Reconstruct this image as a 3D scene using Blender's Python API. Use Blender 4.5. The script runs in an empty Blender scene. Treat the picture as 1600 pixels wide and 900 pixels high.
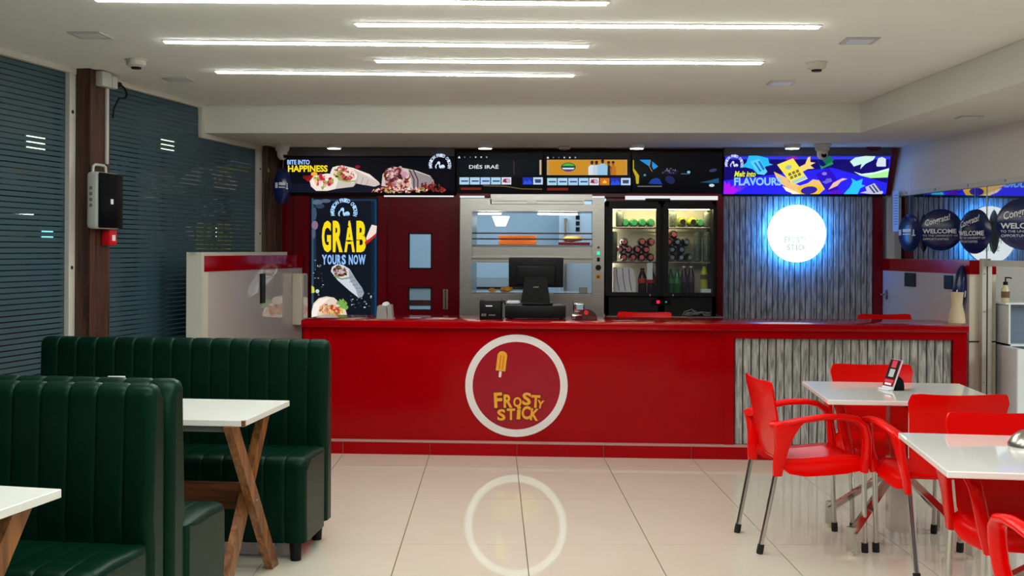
import bpy, bmesh, math, random
from mathutils import Vector, Matrix
random.seed(7)
C = bpy.context.scene
COL = C.collection

# ------------------------------------------------------------------ camera
F = 1750.0          # focal length in pixels of the 1600 x 900 frame
H = 1.42            # camera height
CY = 391.0          # picture row of the horizon at the centre column
ROLL = 0.0052
YAW = 0.055         # camera looks a little to the left of the counter's normal
cam_d = bpy.data.cameras.new('camera')
cam = bpy.data.objects.new('camera', cam_d)
COL.objects.link(cam)
cam_d.sensor_fit = 'HORIZONTAL'
cam_d.sensor_width = 36.0
cam_d.lens = F / 1600.0 * 36.0
cam_d.shift_y = -(450.0 - CY) / 1600.0
cam_d.clip_end = 100
cam.matrix_world = (Matrix.Translation((0, 0, H)) @ Matrix.Rotation(YAW, 4, 'Z')
                    @ Matrix.Rotation(math.pi / 2, 4, 'X') @ Matrix.Rotation(ROLL, 4, 'Z'))
C.camera = cam

# ------------------------------------------------------------------ world, lamps, exposure
world = bpy.data.worlds.new('world')
C.world = world
world.use_nodes = True
bg = world.node_tree.nodes['Background']
bg.inputs['Color'].default_value = (0.72, 0.80, 0.95, 1)
bg.inputs['Strength'].default_value = 0.12
STRIP_POWER = 52.0
def area_lamp(name, loc, rot, sx, sy, power, col):
    d = bpy.data.lights.new(name, 'AREA'); d.shape = 'RECTANGLE'; d.size = sx; d.size_y = sy
    d.energy = power; d.color = col
    o = bpy.data.objects.new(name, d); COL.objects.link(o); o.location = loc; o.rotation_euler = rot
    return o
# the ceiling strips carry on over the part of the room behind the camera
for i, (lx, ly) in enumerate([(-0.8, 3.4), (0.9, 2.6), (-0.6, 1.4), (0.8, 0.2)]):
    area_lamp('strip_lamp', (lx, ly, 2.50), (0, 0, 0), 2.25, 0.06, 34, (0.97, 1.0, 0.97))
area_lamp('kitchen_lamp', (-0.5, 11.3, 2.25), (0, 0, 0), 3.5, 1.0, 33, (0.66, 0.88, 1.0))
area_lamp('side_room_lamp', (4.9, 5.6, 2.25), (0, 0, 0), 0.9, 2.0, 85, (0.92, 0.97, 1.0))
vs = C.view_settings
vs.view_transform = 'Standard'; vs.look = 'None'; vs.gamma = 1.0; vs.use_curve_mapping = False
vs.exposure = 0.0
C.cycles.use_denoising = True
C.cycles.max_bounces = 10
C.cycles.sample_clamp_indirect = 6.0

# ------------------------------------------------------------------ sight lines: a picture point meets a real plane
_cp, _sp = math.cos(YAW), math.sin(YAW)
_cr, _sr = math.cos(ROLL), math.sin(ROLL)
def ray(px, py):
    u0, v0 = px - 800.0, py - CY
    u = _cr * u0 + _sr * v0
    v = _cr * v0 - _sr * u0
    # camera frame: right u, forward F, up -v ; turn by YAW into the room
    return Vector((u * _cp - F * _sp, u * _sp + F * _cp, -v))
EYE = Vector((0, 0, H))
def on_plane(px, py, p, n):
    d = ray(px, py)
    t = (Vector(p) - EYE).dot(n) / d.dot(n)
    return EYE + d * t
def onY(px, py, Y): return on_plane(px, py, (0, Y, 0), Vector((0, 1, 0)))
def onZ(px, py, Z): return on_plane(px, py, (0, 0, Z), Vector((0, 0, 1)))
def cf(X, D, z=0.0):     # right / ahead of the camera -> room
    return Vector((X * _cp - D * _sp, X * _sp + D * _cp, z))

# ------------------------------------------------------------------ materials
def srgb(r, g, b):
    def f(c):
        c /= 255.0
        return c / 12.92 if c <= 0.04045 else ((c + 0.055) / 1.055) ** 2.4
    return (f(r), f(g), f(b), 1.0)
MATS = {}
def mat(name, col, rough=0.5, metal=0.0, noise=0.0, nscale=20.0, bump=0.0, bscale=60.0, spec=0.5, coat=0.0,
        emit=None, estr=0.0, trans=0.0, ior=1.45, stretch=None):
    if name in MATS: return MATS[name]
    m = bpy.data.materials.new(name); m.use_nodes = True
    nt = m.node_tree; b = nt.nodes['Principled BSDF']
    b.inputs['Base Color'].default_value = col
    b.inputs['Roughness'].default_value = rough
    b.inputs['Metallic'].default_value = metal
    b.inputs['Specular IOR Level'].default_value = spec
    b.inputs['Coat Weight'].default_value = coat
    b.inputs['Coat Roughness'].default_value = 0.03
    b.inputs['IOR'].default_value = ior
    b.inputs['Transmission Weight'].default_value = trans
    if emit is not None:
        b.inputs['Emission Color'].default_value = emit
        b.inputs['Emission Strength'].default_value = estr
    if noise > 0 or bump > 0:
        tc = nt.nodes.new('ShaderNodeTexCoord'); src = tc.outputs['Object']
        if stretch:
            mp = nt.nodes.new('ShaderNodeMapping'); mp.inputs['Scale'].default_value = stretch
            nt.links.new(src, mp.inputs['Vector']); src = mp.outputs['Vector']
    if noise > 0:
        n = nt.nodes.new('ShaderNodeTexNoise'); n.inputs['Scale'].default_value = nscale; n.inputs['Detail'].default_value = 5
        nt.links.new(src, n.inputs['Vector'])
        r = nt.nodes.new('ShaderNodeValToRGB')
        lo = tuple(max(0, c * (1 - noise)) for c in col[:3]) + (1,)
        hi = tuple(min(1, c * (1 + noise)) for c in col[:3]) + (1,)
        r.color_ramp.elements[0].color = lo; r.color_ramp.elements[1].color = hi
        r.color_ramp.elements[0].position = 0.32; r.color_ramp.elements[1].position = 0.68
        nt.links.new(n.outputs['Fac'], r.inputs['Fac']); nt.links.new(r.outputs['Color'], b.inputs['Base Color'])
    if bump > 0:
        n2 = nt.nodes.new('ShaderNodeTexNoise'); n2.inputs['Scale'].default_value = bscale; n2.inputs['Detail'].default_value = 3
        nt.links.new(src, n2.inputs['Vector'])
        bp = nt.nodes.new('ShaderNodeBump'); bp.inputs['Strength'].default_value = bump; bp.inputs['Distance'].default_value = 0.004
        nt.links.new(n2.outputs['Fac'], bp.inputs['Height']); nt.links.new(bp.outputs['Normal'], b.inputs['Normal'])
    MATS[name] = m
    return m
def glow(name, col, strength=1.0):     # backlit print, screens and lamps
    if name in MATS: return MATS[name]
    m = bpy.data.materials.new(name); m.use_nodes = True
    nt = m.node_tree; b = nt.nodes['Principled BSDF']
    b.inputs['Base Color'].default_value = (0.01, 0.01, 0.01, 1)
    b.inputs['Roughness'].default_value = 0.2; b.inputs['Specular IOR Level'].default_value = 0.12
    b.inputs['Emission Color'].default_value = col
    b.inputs['Emission Strength'].default_value = strength
    MATS[name] = m
    return m
def G(r, g, b, s=1.0): return glow('backlit_%d_%d_%d' % (r, g, b) + ('' if s == 1.0 else '_%g' % s), srgb(r, g, b), s)
def pane_fresnel(nt):
    """the same reflectance from either side of a thin pane"""
    fr = nt.nodes.new('ShaderNodeFresnel'); ge = nt.nodes.new('ShaderNodeNewGeometry'); mr = nt.nodes.new('ShaderNodeMapRange')
    mr.inputs['To Min'].default_value = 1.5; mr.inputs['To Max'].default_value = 1 / 1.5
    nt.links.new(ge.outputs['Backfacing'], mr.inputs['Value']); nt.links.new(mr.outputs['Result'], fr.inputs['IOR'])
    return fr
def glass_mat(name, tint, rough=0.0, refl=1.0, clear=0.9):
    """thin pane: mostly see-through with a mirror-like sheen"""
    m = bpy.data.materials.new(name); m.use_nodes = True
    nt = m.node_tree; nt.nodes.clear()
    out = nt.nodes.new('ShaderNodeOutputMaterial')
    t = nt.nodes.new('ShaderNodeBsdfTransparent'); t.inputs['Color'].default_value = tint
    g = nt.nodes.new('ShaderNodeBsdfGlossy'); g.inputs['Roughness'].default_value = rough
    fr = pane_fresnel(nt)
    ml = nt.nodes.new('ShaderNodeMath'); ml.operation = 'MULTIPLY'; ml.use_clamp = True; ml.inputs[1].default_value = refl
    mx = nt.nodes.new('ShaderNodeMixShader')
    nt.links.new(fr.outputs[0], ml.inputs[0]); nt.links.new(ml.outputs[0], mx.inputs['Fac'])
    nt.links.new(t.outputs[0], mx.inputs[1]); nt.links.new(g.outputs[0], mx.inputs[2])
    nt.links.new(mx.outputs[0], out.inputs['Surface'])
    MATS[name] = m
    return m
def wood_mat(name, dark, light, scale=3.0, axis='Z', rough=0.4, world=False):
    m = bpy.data.materials.new(name); m.use_nodes = True
    nt = m.node_tree; b = nt.nodes['Principled BSDF']; b.inputs['Roughness'].default_value = rough
    tc = nt.nodes.new('ShaderNodeTexCoord'); mp = nt.nodes.new('ShaderNodeMapping')
    mp.inputs['Scale'].default_value = {'Z': (34, 34, 4.5) if world else (18, 18, 1.2), 'X': (1.2, 18, 18), 'Y': (18, 1.2, 18)}[axis]
    n = nt.nodes.new('ShaderNodeTexNoise'); n.inputs['Scale'].default_value = scale; n.inputs['Detail'].default_value = 6; n.inputs['Distortion'].default_value = 0.6
    r = nt.nodes.new('ShaderNodeValToRGB')
    r.color_ramp.elements[0].color = dark; r.color_ramp.elements[1].color = light
    r.color_ramp.elements[0].position = 0.35; r.color_ramp.elements[1].position = 0.68
    src = nt.nodes.new('ShaderNodeNewGeometry').outputs['Position'] if world else tc.outputs['Object']      # boards cut from one sheet: no two alike
    nt.links.new(src, mp.inputs['Vector']); nt.links.new(mp.outputs['Vector'], n.inputs['Vector'])
    nt.links.new(n.outputs['Fac'], r.inputs['Fac']); nt.links.new(r.outputs['Color'], b.inputs['Base Color'])
    MATS[name] = m
    return m

WHITE = mat('white_paint', srgb(222, 220, 214), 0.85, noise=0.02, nscale=3, bump=0.04, bscale=150)
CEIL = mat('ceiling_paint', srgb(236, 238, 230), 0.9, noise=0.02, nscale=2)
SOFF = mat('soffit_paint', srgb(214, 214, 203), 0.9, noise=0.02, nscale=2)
RED = mat('red_gloss_panel', srgb(152, 0, 7), 0.10, noise=0.06, nscale=2.0, spec=0.21)
RED_DK = mat('dark_red_panel', srgb(112, 8, 22), 0.16, noise=0.08, nscale=2.5, spec=0.4)
RED_PL = mat('red_plastic', srgb(234, 5, 1), 0.22, spec=0.28, noise=0.02, nscale=4)
STEEL = mat('brushed_steel', srgb(176, 172, 164), 0.28, metal=1.0, noise=0.06, nscale=8, stretch=(1, 1, 14))
CHROME = mat('polished_aluminium', srgb(205, 203, 198), 0.16, metal=1.0, noise=0.03, nscale=30)
ALU = mat('white_aluminium', srgb(206, 204, 192), 0.45, noise=0.02, nscale=10)
BLACK = mat('black_plastic', srgb(9, 10, 13), 0.5, spec=0.25, noise=0.1, nscale=30)
BLACK_G = mat('black_gloss', srgb(5, 7, 11), 0.28, spec=0.15, noise=0.1, nscale=10)
RUBBER = mat('black_rubber', srgb(15, 15, 15), 0.7, noise=0.1, nscale=40)
LEATHER = mat('green_leatherette', srgb(4, 32, 22), 0.34, spec=0.17, noise=0.10, nscale=6, bump=0.15, bscale=220)
LEATHER.node_tree.nodes['Principled BSDF'].inputs['Specular Tint'].default_value = (0.55, 0.95, 0.7, 1)
TABLE_W = mat('white_tabletop', srgb(236, 234, 228), 0.03, noise=0.01, nscale=5, ior=1.75)
TABLE_M = mat('matt_white_laminate', srgb(212, 213, 205), 0.35, noise=0.015, nscale=8)
WOODC = wood_mat('dark_brown_wood', srgb(44, 26, 20), srgb(92, 56, 42), 2.0)
WOODL = wood_mat('honey_wood', srgb(92, 52, 20), srgb(156, 98, 46), 2.0, 'Z', 0.35)
SLAT = wood_mat('grey_grained_slat', srgb(104, 103, 100), srgb(184, 181, 175), 1.6, 'Z', 0.55, True)
GROOVE = mat('dark_groove', srgb(20, 20, 22), 0.8, noise=0.1, nscale=20)
GROUT = mat('brown_grout', srgb(84, 70, 56), 0.8, noise=0.1, nscale=20)
CREAM = mat('cream_panel', srgb(214, 206, 186), 0.4, noise=0.02, nscale=3)
WPANEL = mat('white_gloss_panel', srgb(200, 192, 190), 0.03, noise=0.015, nscale=2, ior=1.9)
NAVY = mat('navy_foil', srgb(14, 30, 84), 0.2, noise=0.3, nscale=5, spec=0.6)
PRINT_W = mat('white_print', srgb(225, 228, 235), 0.5, noise=0.01)
KITCHW = mat('kitchen_wall_paint', srgb(206, 222, 236), 0.7, noise=0.03, nscale=2)
CLEAR = glass_mat('clear_glass', (0.95, 0.97, 0.97, 1))
MIRRORG = glass_mat('reflective_glass', (0.40, 0.44, 0.46, 1), refl=5.0)
def floor_mat():
    m = bpy.data.materials.new('polished_cream_tile'); m.use_nodes = True
    nt = m.node_tree; b = nt.nodes['Principled BSDF']
    tc = nt.nodes.new('ShaderNodeTexCoord')
    n = nt.nodes.new('ShaderNodeTexNoise'); n.inputs['Scale'].default_value = 3.0; n.inputs['Detail'].default_value = 4
    r = nt.nodes.new('ShaderNodeValToRGB')
    r.color_ramp.elements[0].color = srgb(208, 202, 184); r.color_ramp.elements[1].color = srgb(218, 212, 194)
    nt.links.new(tc.outputs['Object'], n.inputs['Vector']); nt.links.new(n.outputs['Fac'], r.inputs['Fac'])
    nt.links.new(r.outputs['Color'], b.inputs['Base Color'])
    b.inputs['Roughness'].default_value = 0.012; b.inputs['IOR'].default_value = 2.2
    return m
TILE = floor_mat()
def film_mat(pitch):
    """frosted film: teal bands with narrow clear gaps, on glass"""
    m = bpy.data.materials.new('striped_frosted_film'); m.use_nodes = True
    nt = m.node_tree; b = nt.nodes['Principled BSDF']; out = nt.nodes['Material Output']
    b.inputs['Base Color'].default_value = srgb(74, 98, 104)
    b.inputs['Roughness'].default_value = 0.55
    tc = nt.nodes.new('ShaderNodeTexCoord'); sp = nt.nodes.new('ShaderNodeSeparateXYZ')
    dv = nt.nodes.new('ShaderNodeMath'); dv.operation = 'DIVIDE'; dv.inputs[1].default_value = pitch
    fr = nt.nodes.new('ShaderNodeMath'); fr.operation = 'FRACT'
    lt = nt.nodes.new('ShaderNodeMath'); lt.operation = 'LESS_THAN'; lt.inputs[1].default_value = 0.20
    nt.links.new(tc.outputs['Object'], sp.inputs[0]); nt.links.new(sp.outputs['Z'], dv.inputs[0])
    nt.links.new(dv.outputs[0], fr.inputs[0]); nt.links.new(fr.outputs[0], lt.inputs[0])
    n = nt.nodes.new('ShaderNodeTexNoise'); n.inputs['Scale'].default_value = 1.3
    r = nt.nodes.new('ShaderNodeValToRGB')
    r.color_ramp.elements[0].color = srgb(40, 70, 80); r.color_ramp.elements[1].color = srgb(56, 84, 94)
    nt.links.new(tc.outputs['Object'], n.inputs['Vector']); nt.links.new(n.outputs['Fac'], r.inputs['Fac'])
    nt.links.new(r.outputs['Color'], b.inputs['Base Color'])
    t = nt.nodes.new('ShaderNodeBsdfTransparent'); t.inputs['Color'].default_value = (0.5, 0.55, 0.55, 1)
    g = nt.nodes.new('ShaderNodeBsdfGlossy'); g.inputs['Roughness'].default_value = 0.02
    f2 = pane_fresnel(nt)
    m1 = nt.nodes.new('ShaderNodeMixShader'); m2 = nt.nodes.new('ShaderNodeMixShader')
    nt.links.new(f2.outputs[0], m1.inputs['Fac']); nt.links.new(t.outputs[0], m1.inputs[1]); nt.links.new(g.outputs[0], m1.inputs[2])
    nt.links.new(lt.outputs[0], m2.inputs['Fac']); nt.links.new(b.outputs[0], m2.inputs[1]); nt.links.new(m1.outputs[0], m2.inputs[2])
    nt.links.new(m2.outputs[0], out.inputs['Surface'])
    return m
FILM = film_mat(0.0322)
EDGE_G = glass_mat('green_glass_edge', (0.66, 0.78, 0.74, 1), refl=1.0)

# ------------------------------------------------------------------ mesh builder
class MB:
    def __init__(s): s.v = []; s.f = []; s.m = []; s.mats = []; s.sm = []
    def _mi(s, m):
        if m not in s.mats: s.mats.append(m)
        return s.mats.index(m)
    def add(s, vs, fs, m, smooth=False):
        o = len(s.v); s.v += [tuple(p) for p in vs]; k = s._mi(m)
        for f in fs: s.f.append(tuple(i + o for i in f)); s.m.append(k); s.sm.append(smooth)
        return s
    def box(s, lo, hi, m, M=None):
        x0, y0, z0 = lo; x1, y1, z1 = hi
        vs = [Vector(p) for p in ((x0,y0,z0),(x1,y0,z0),(x1,y1,z0),(x0,y1,z0),(x0,y0,z1),(x1,y0,z1),(x1,y1,z1),(x0,y1,z1))]
        if M is not None: vs = [M @ p for p in vs]
        return s.add(vs, [(0,3,2,1),(4,5,6,7),(0,1,5,4),(1,2,6,5),(2,3,7,6),(3,0,4,7)], m)
    def rbox(s, lo, hi, m, r=0.01, seg=2, M=None, smooth=True):
        bm = bmesh.new(); bmesh.ops.create_cube(bm, size=1.0)
        c = [(a + b) / 2 for a, b in zip(lo, hi)]; d = [b - a for a, b in zip(lo, hi)]
        for v in bm.verts: v.co = Vector((c[i] + v.co[i] * d[i] for i in range(3)))
        r = min(r, min(d) * 0.49)
        bmesh.ops.bevel(bm, geom=list(bm.edges), offset=r, segments=seg, affect='EDGES', profile=0.5)
        bm.verts.index_update()
        vs = [(M @ v.co if M is not None else v.co.copy()) for v in bm.verts]
        fs = [tuple(v.index for v in f.verts) for f in bm.faces]
        bm.free()
        return s.add(vs, fs, m, smooth)
    def prism(s, poly, m, M, depth):
        """2-D polygon (x,y) pushed from z=0 to z=depth in the frame M"""
        n = len(poly)
        a = 0.5 * sum(poly[i][0]*poly[(i+1)%n][1] - poly[(i+1)%n][0]*poly[i][1] for i in range(n))
        if a < 0: poly = poly[::-1]
        vs = [M @ Vector((p[0], p[1], 0)) for p in poly] + [M @ Vector((p[0], p[1], depth)) for p in poly]
        fs = [tuple(range(n - 1, -1, -1)), tuple(range(n, 2*n))] + [(i, (i+1)%n, n+(i+1)%n, n+i) for i in range(n)]
        return s.add(vs, fs, m)
    def tube(s, path, r, m, n=10, rx=None, up=None, caps=True):
        """swept round (or flat, with rx) bar; r, rx may be lists"""
        P = [Vector(p) for p in path]; k = len(P)
        R = r if isinstance(r, (list, tuple)) else [r]*k
        RX = R if rx is None else (rx if isinstance(rx, (list, tuple)) else [rx]*k)
        vs = []; prev = None
        for i in range(k):
            t = (P[min(i+1,k-1)] - P[max(i-1,0)]).normalized()
            if up is not None: a = Vector(up)
            elif prev is not None: a = prev
            else: a = Vector((0,0,1)) if abs(t.z) < 0.9 else Vector((1,0,0))
            a = (a - t * a.dot(t)).normalized(); b = t.cross(a); prev = a
            for j in range(n):
                w = 2*math.pi*j/n
                vs.append(P[i] + a * (math.sin(w) * R[i]) + b * (math.cos(w) * RX[i]))
        fs = []
        for i in range(k-1):
            for j in range(n):
                fs.append((i*n+j, i*n+(j+1)%n, (i+1)*n+(j+1)%n, (i+1)*n+j))
        if caps: fs += [tuple(range(n-1,-1,-1)), tuple(range((k-1)*n, k*n))]
        return s.add(vs, fs, m, True)
    def lathe(s, prof, m, n=20, M=None, a0=0.0, a1=2*math.pi, ring=False):
        """profile of (radius, height) turned about z"""
        M = M or Matrix.Identity(4); vs = []; k = len(prof)
        full = abs(a1 - a0 - 2*math.pi) < 1e-6; cnt = n if full else n+1
        for (r, z) in prof:
            for j in range(cnt):
                w = a0 + (a1-a0)*j/n
                vs.append(M @ Vector((max(r, 1e-5)*math.cos(w), max(r, 1e-5)*math.sin(w), z)))
        fs = []
        for i in range(k-1):
            for j in range(n):
                j2 = (j+1) % cnt
                fs.append((i*cnt+j, i*cnt+j2, (i+1)*cnt+j2, (i+1)*cnt+j))
        if ring:
            for j in range(n): fs.append(((k-1)*cnt+j, (k-1)*cnt+(j+1)%cnt, (j+1)%cnt, j))
        elif full:
            fs += [tuple(range(n-1,-1,-1)), tuple(range((k-1)*n, k*n))]
        return s.add(vs, fs, m, True)
    def build(s, name, parent=None, loc=None, rz=0.0, angle=35):
        me = bpy.data.meshes.new(name); me.from_pydata(s.v, [], s.f)
        for m in s.mats: me.materials.append(m)
        me.polygons.foreach_set('material_index', s.m)
        me.polygons.foreach_set('use_smooth', s.sm)
        if any(s.sm): me.set_sharp_from_angle(angle=math.radians(angle))
        me.update()
        o = bpy.data.objects.new(name, me); COL.objects.link(o)
        if parent is not None: o.parent = parent
        if loc is not None: o.location = loc
        if rz: o.rotation_euler = (0, 0, rz)
        return o
def tag(o, label=None, cat=None, group=None, kind=None):
    if label: o['label'] = label
    if cat: o['category'] = cat
    if group: o['group'] = group
    if kind: o['kind'] = kind
    return o
def thing(name, label, cat, loc=(0,0,0), rz=0.0, group=None):
    o = bpy.data.objects.new(name, None); COL.objects.link(o); o.empty_display_size = 0.1
    o.location = loc; o.rotation_euler = (0, 0, rz)
    return tag(o, label, cat, group)
def frame_of(origin, xaxis, yaxis):
    x = Vector(xaxis).normalized(); y = Vector(yaxis); y = (y - x*y.dot(x)).normalized(); z = x.cross(y)
    M = Matrix((x, y, z)).transposed().to_4x4(); M.translation = Vector(origin)
    return M
def dup_tree(o, parent=None):
    c = o.copy(); COL.objects.link(c)
    if parent is not None: c.parent = parent
    for ch in list(o.children): dup_tree(ch, c)
    return c
def circle(cx, cy, rx, ry=None, n=32, a0=0.0, a1=None):
    ry = ry or rx
    if a1 is None: return [(cx+rx*math.cos(2*math.pi*i/n), cy+ry*math.sin(2*math.pi*i/n)) for i in range(n)]
    return [(cx+rx*math.cos(a0+(a1-a0)*i/n), cy+ry*math.sin(a0+(a1-a0)*i/n)) for i in range(n+1)]
# lettering: the built-in face turned into mesh outlines that fill a unit box
_tx = {}
def text_mesh(s, bold=0.0):
    if (s, bold) in _tx: return _tx[(s, bold)]
    cu = bpy.data.curves.new('lettering', 'FONT'); cu.body = s; cu.offset = bold; cu.resolution_u = 3; cu.fill_mode = 'FRONT'
    ob = bpy.data.objects.new('lettering', cu); COL.objects.link(ob)
    dg = bpy.context.evaluated_depsgraph_get(); dg.update()
    me = bpy.data.meshes.new_from_object(ob.evaluated_get(dg))
    vs = [v.co.copy() for v in me.vertices]; fs = [tuple(p.vertices) for p in me.polygons]
    bpy.data.objects.remove(ob); bpy.data.curves.remove(cu); bpy.data.meshes.remove(me)
    x0 = min(v.x for v in vs); x1 = max(v.x for v in vs); y0 = min(v.y for v in vs); y1 = max(v.y for v in vs)
    r = ([((v.x-x0)/(x1-x0), (v.y-y0)/(y1-y0)) for v in vs], fs)
    _tx[(s, bold)] = r
    return r
class Face:
    """a flat printed or lit surface; its pictures are given by picture points that fall on its plane"""
    def __init__(s, p, n): s.p = Vector(p); s.n = Vector(n).normalized(); s.mb = MB(); s.lift = 0.0015
    def at(s, px, py, k=0): return on_plane(px, py, s.p, s.n) + s.n * (s.lift * k)
    def poly(s, pts, m, k=1):
        return s.mb.add([s.at(x, y, k) for x, y in pts], [tuple(range(len(pts)))], m) and s
    def ell(s, cx, cy, rx, ry, m, k=1, n=24, rot=0.0):
        c, d = math.cos(rot), math.sin(rot)
        return s.poly([(cx + x*c - y*d, cy + x*d + y*c) for x, y in circle(0, 0, rx, ry, n)], m, k)
    def line(s, pts, w, m, k=1):
        for i in range(len(pts)-1):
            (x0, y0), (x1, y1) = pts[i], pts[i+1]; L = math.hypot(x1-x0, y1-y0) or 1; nx, ny = -(y1-y0)/L*w/2, (x1-x0)/L*w/2
            s.poly([(x0+nx, y0+ny), (x1+nx, y1+ny), (x1-nx, y1-ny), (x0-nx, y0-ny)], m, k)
        return s
    def text(s, t, x0, y0, x1, y1, m, k=1, bold=0.0, skew=0.0, rot=0.0, mirror=False):
        uv, fs = text_mesh(t, bold); cx, cy = (x0+x1)/2, (y0+y1)/2; vs = []
        for u, v in uv:
            x = x0 + u*(x1-x0) + skew*(v-0.5); y = y1 - v*(y1-y0)
            if rot: x, y = cx+(x-cx)*math.cos(rot)-(y-cy)*math.sin(rot), cy+(x-cx)*math.sin(rot)+(y-cy)*math.cos(rot)
            vs.append(s.at(x, y, k))
        s.mb.add(vs, fs, m); return s
    def arc_text(s, t, cx, cy, r, a0, a1, h, w, m, k=1, bold=0.02):
        n = len(t)
        for i, ch in enumerate(t):
            if ch == ' ': continue
            a = a0 + (a1-a0)*(i+0.5)/n
            uv, fs = text_mesh(ch, bold); vs = []
            for u, v in uv:
                rr = r + (v-0.5)*h; off = (u-0.5)*w
                vs.append(s.at(cx + rr*math.cos(a) - off*math.sin(a), cy + rr*math.sin(a) + off*math.cos(a), k))
            s.mb.add(vs, fs, m)
        return s
    def build(s, name, parent=None):
        o = s.mb.build(name, parent); s.mb = MB(); return o
# ================================================================== setting
YW = 9.785          # service wall
YB = 8.39           # bulkhead
YC = 7.718          # counter front
ZU, ZL = 2.52, 2.30 # high and low ceiling
# left glass wall: passes through two measured points
LA, LB = cf(-2.84, 6.21), cf(-2.375, 8.52)
LD = (LB - LA).normalized(); LN = Vector((LD.y, -LD.x, 0))      # LN points into the room
LM = Matrix((LD, -LN, Vector((0, 0, 1)))).transposed().to_4x4(); LM.translation = LA   # local x runs along the wall, -y into the room
def ls(px, py=300, out=0.0):
    p = on_plane(px, py, LA + LN*out, LN); return (p - LA).dot(LD), p.z
# right glass wall
RP = onY(1395, 396, YW); ra = -0.057 - YAW
RD = Vector((math.sin(ra), math.cos(ra), 0)); RN = Vector((-RD.y, RD.x, 0))   # RN points into the room
RM = Matrix((RD, -RN, Vector((0, 0, 1)))).transposed().to_4x4(); RM.translation = Vector((RP.x, RP.y, 0))
def rs(px, py=350, out=0.0):
    p = on_plane(px, py, RP + RN*out, RN); return (p - RP).dot(RD), p.z
def S(o): return tag(o, kind='structure')

# floor of polished tiles, laid a few degrees off the counter
fl = MB(); fl.box((-6, -2, -0.08), (7.5, 13, -0.006), GROUT)
floor = S(fl.build('floor'))
TX, TY = 0.6, 0.985
ta = math.atan((772 - 800) / F) - YAW
TU = Vector((math.cos(ta), -math.sin(ta), 0)); TV = Vector((math.sin(ta), math.cos(ta), 0))
T0 = onZ(806.5, 713, 0)
q = onZ(806, 780, 0); v0 = (q - T0).dot(TV)
tb = MB(); tb.box((0.0022, 0.0015, -0.006), (TX-0.0022, TY-0.0015, 0), TILE)
tile = None
for i in range(-9, 15):
    for j in range(-7, 6):
        p = T0 + TU*(i*TX) + TV*(v0 + j*TY)
        c = p + TU*0.3 + TV*0.5
        if not (-3.9 < c.x < 7.4 and 1.0 < c.y < 12.3 and not (c.x > 4.4 and c.y > 9.0)): continue
        if tile is None: tile = tb.build('floor_tile', floor); o = tile
        else: o = bpy.data.objects.new('floor_tile', tile.data); COL.objects.link(o); o.parent = floor
        o.location = p; o.rotation_euler = (0, 0, -ta)

# ceilings
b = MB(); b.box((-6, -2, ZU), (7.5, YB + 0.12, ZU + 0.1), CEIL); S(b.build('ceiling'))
cor = onY(1345, 209, YB)
sa = math.atan((762 - 800) / F) - YAW
SD = Vector((math.sin(sa), math.cos(sa), 0))
near = cor - SD * ((cor.y + 2) / SD.y)
def lx(Y): return (LA + LD * ((Y - LA.y) / LD.y)).x
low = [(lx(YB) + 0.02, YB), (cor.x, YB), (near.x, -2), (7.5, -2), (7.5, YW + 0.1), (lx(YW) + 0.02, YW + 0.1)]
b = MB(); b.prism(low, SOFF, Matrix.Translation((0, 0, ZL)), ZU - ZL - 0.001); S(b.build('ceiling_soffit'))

# left wall: striped glass panes, trims, brown posts
def wall_box(MX, s0, s1, y0, y1, z0, z1, m): return MB().box((s0, y0, z0), (s1, y1, z1), m, MX)
s_a = ls(101)[0]; s_b = ls(108, 300, 0.03)[0]; s_c = ls(117.5, 300, 0.03)[0]; s_d = ls(308, 300)[0]; s_e = ls(404, 300, 0.03)[0]; s_f = ls(409, 300, 0.03)[0]
def pane(name, s0, s1, e0, e1, zt):
    """one glass pane with film short of its ends; the object sits at the wall so the stripes stay level"""
    b = MB(); b.box((s0, 0, 0.02), (s1, 0.010, zt), EDGE_G)
    o = b.build(name); o.matrix_world = LM; S(o)
    f = MB(); f.add([(s0+e0, -0.0015, 0.02), (s1-e1, -0.0015, 0.02), (s1-e1, -0.0015, zt), (s0+e0, -0.0015, zt)], [(0, 1, 2, 3)], FILM)
    f.build('frosted_film', o)
    return o
s_g = ls(172, 300)[0]
pane('window_1', -5.8, s_b, 0, s_b - s_a, ZU - 0.03)
pane('window_2', s_c + 0.05, s_d, 0, 0.0, ZU - 0.03)
s_h = ls(398)[0]
pane('window_3', s_d + 0.004, s_e, 0, s_e - s_h, ZU - 0.03)
s_i, s_j = ls(441, 330)[0], ls(455, 330)[0]
s_end = (Vector((0, YW + 0.1, 0)) - LA).y / LD.y
pane('window_4', s_f + 0.02, s_end, 0, 0.02, ZL)
b = wall_box(LM, -5.8, ls(312, 162)[0], -0.035, 0.012, ZU - 0.035, ZU - 0.0005, ALU)
b.box((ls(309.5, 190)[0], -0.03, ZL - 0.04), (ls(315, 190)[0], 0.012, ZU - 0.001), ALU, LM)
b.box((ls(309.5, 190)[0], -0.035, ZL - 0.04), (s_f, 0.012, ZL - 0.002), ALU, LM)
S(b.build('trim_1'))
b = wall_box(LM, s_b, s_c, -0.03, 0.03, 0, ZU - 0.02, ALU)
for z in (0.35, 1.3, 2.25): b.tube([LM @ Vector(((s_b+s_c)/2, -0.03, z)), LM @ Vector(((s_b+s_c)/2, -0.033, z))], 0.012, GROOVE, 8)
S(b.build('trim_2'))
b = wall_box(LM, s_e, s_f, -0.03, 0.03, 0, ZL - 0.02, ALU)
for z in (1.55, 2.1): b.tube([LM @ Vector(((s_e+s_f)/2, -0.03, z)), LM @ Vector(((s_e+s_f)/2, -0.033, z))], 0.010, GROOVE, 8)
S(b.build('trim_3'))
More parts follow.
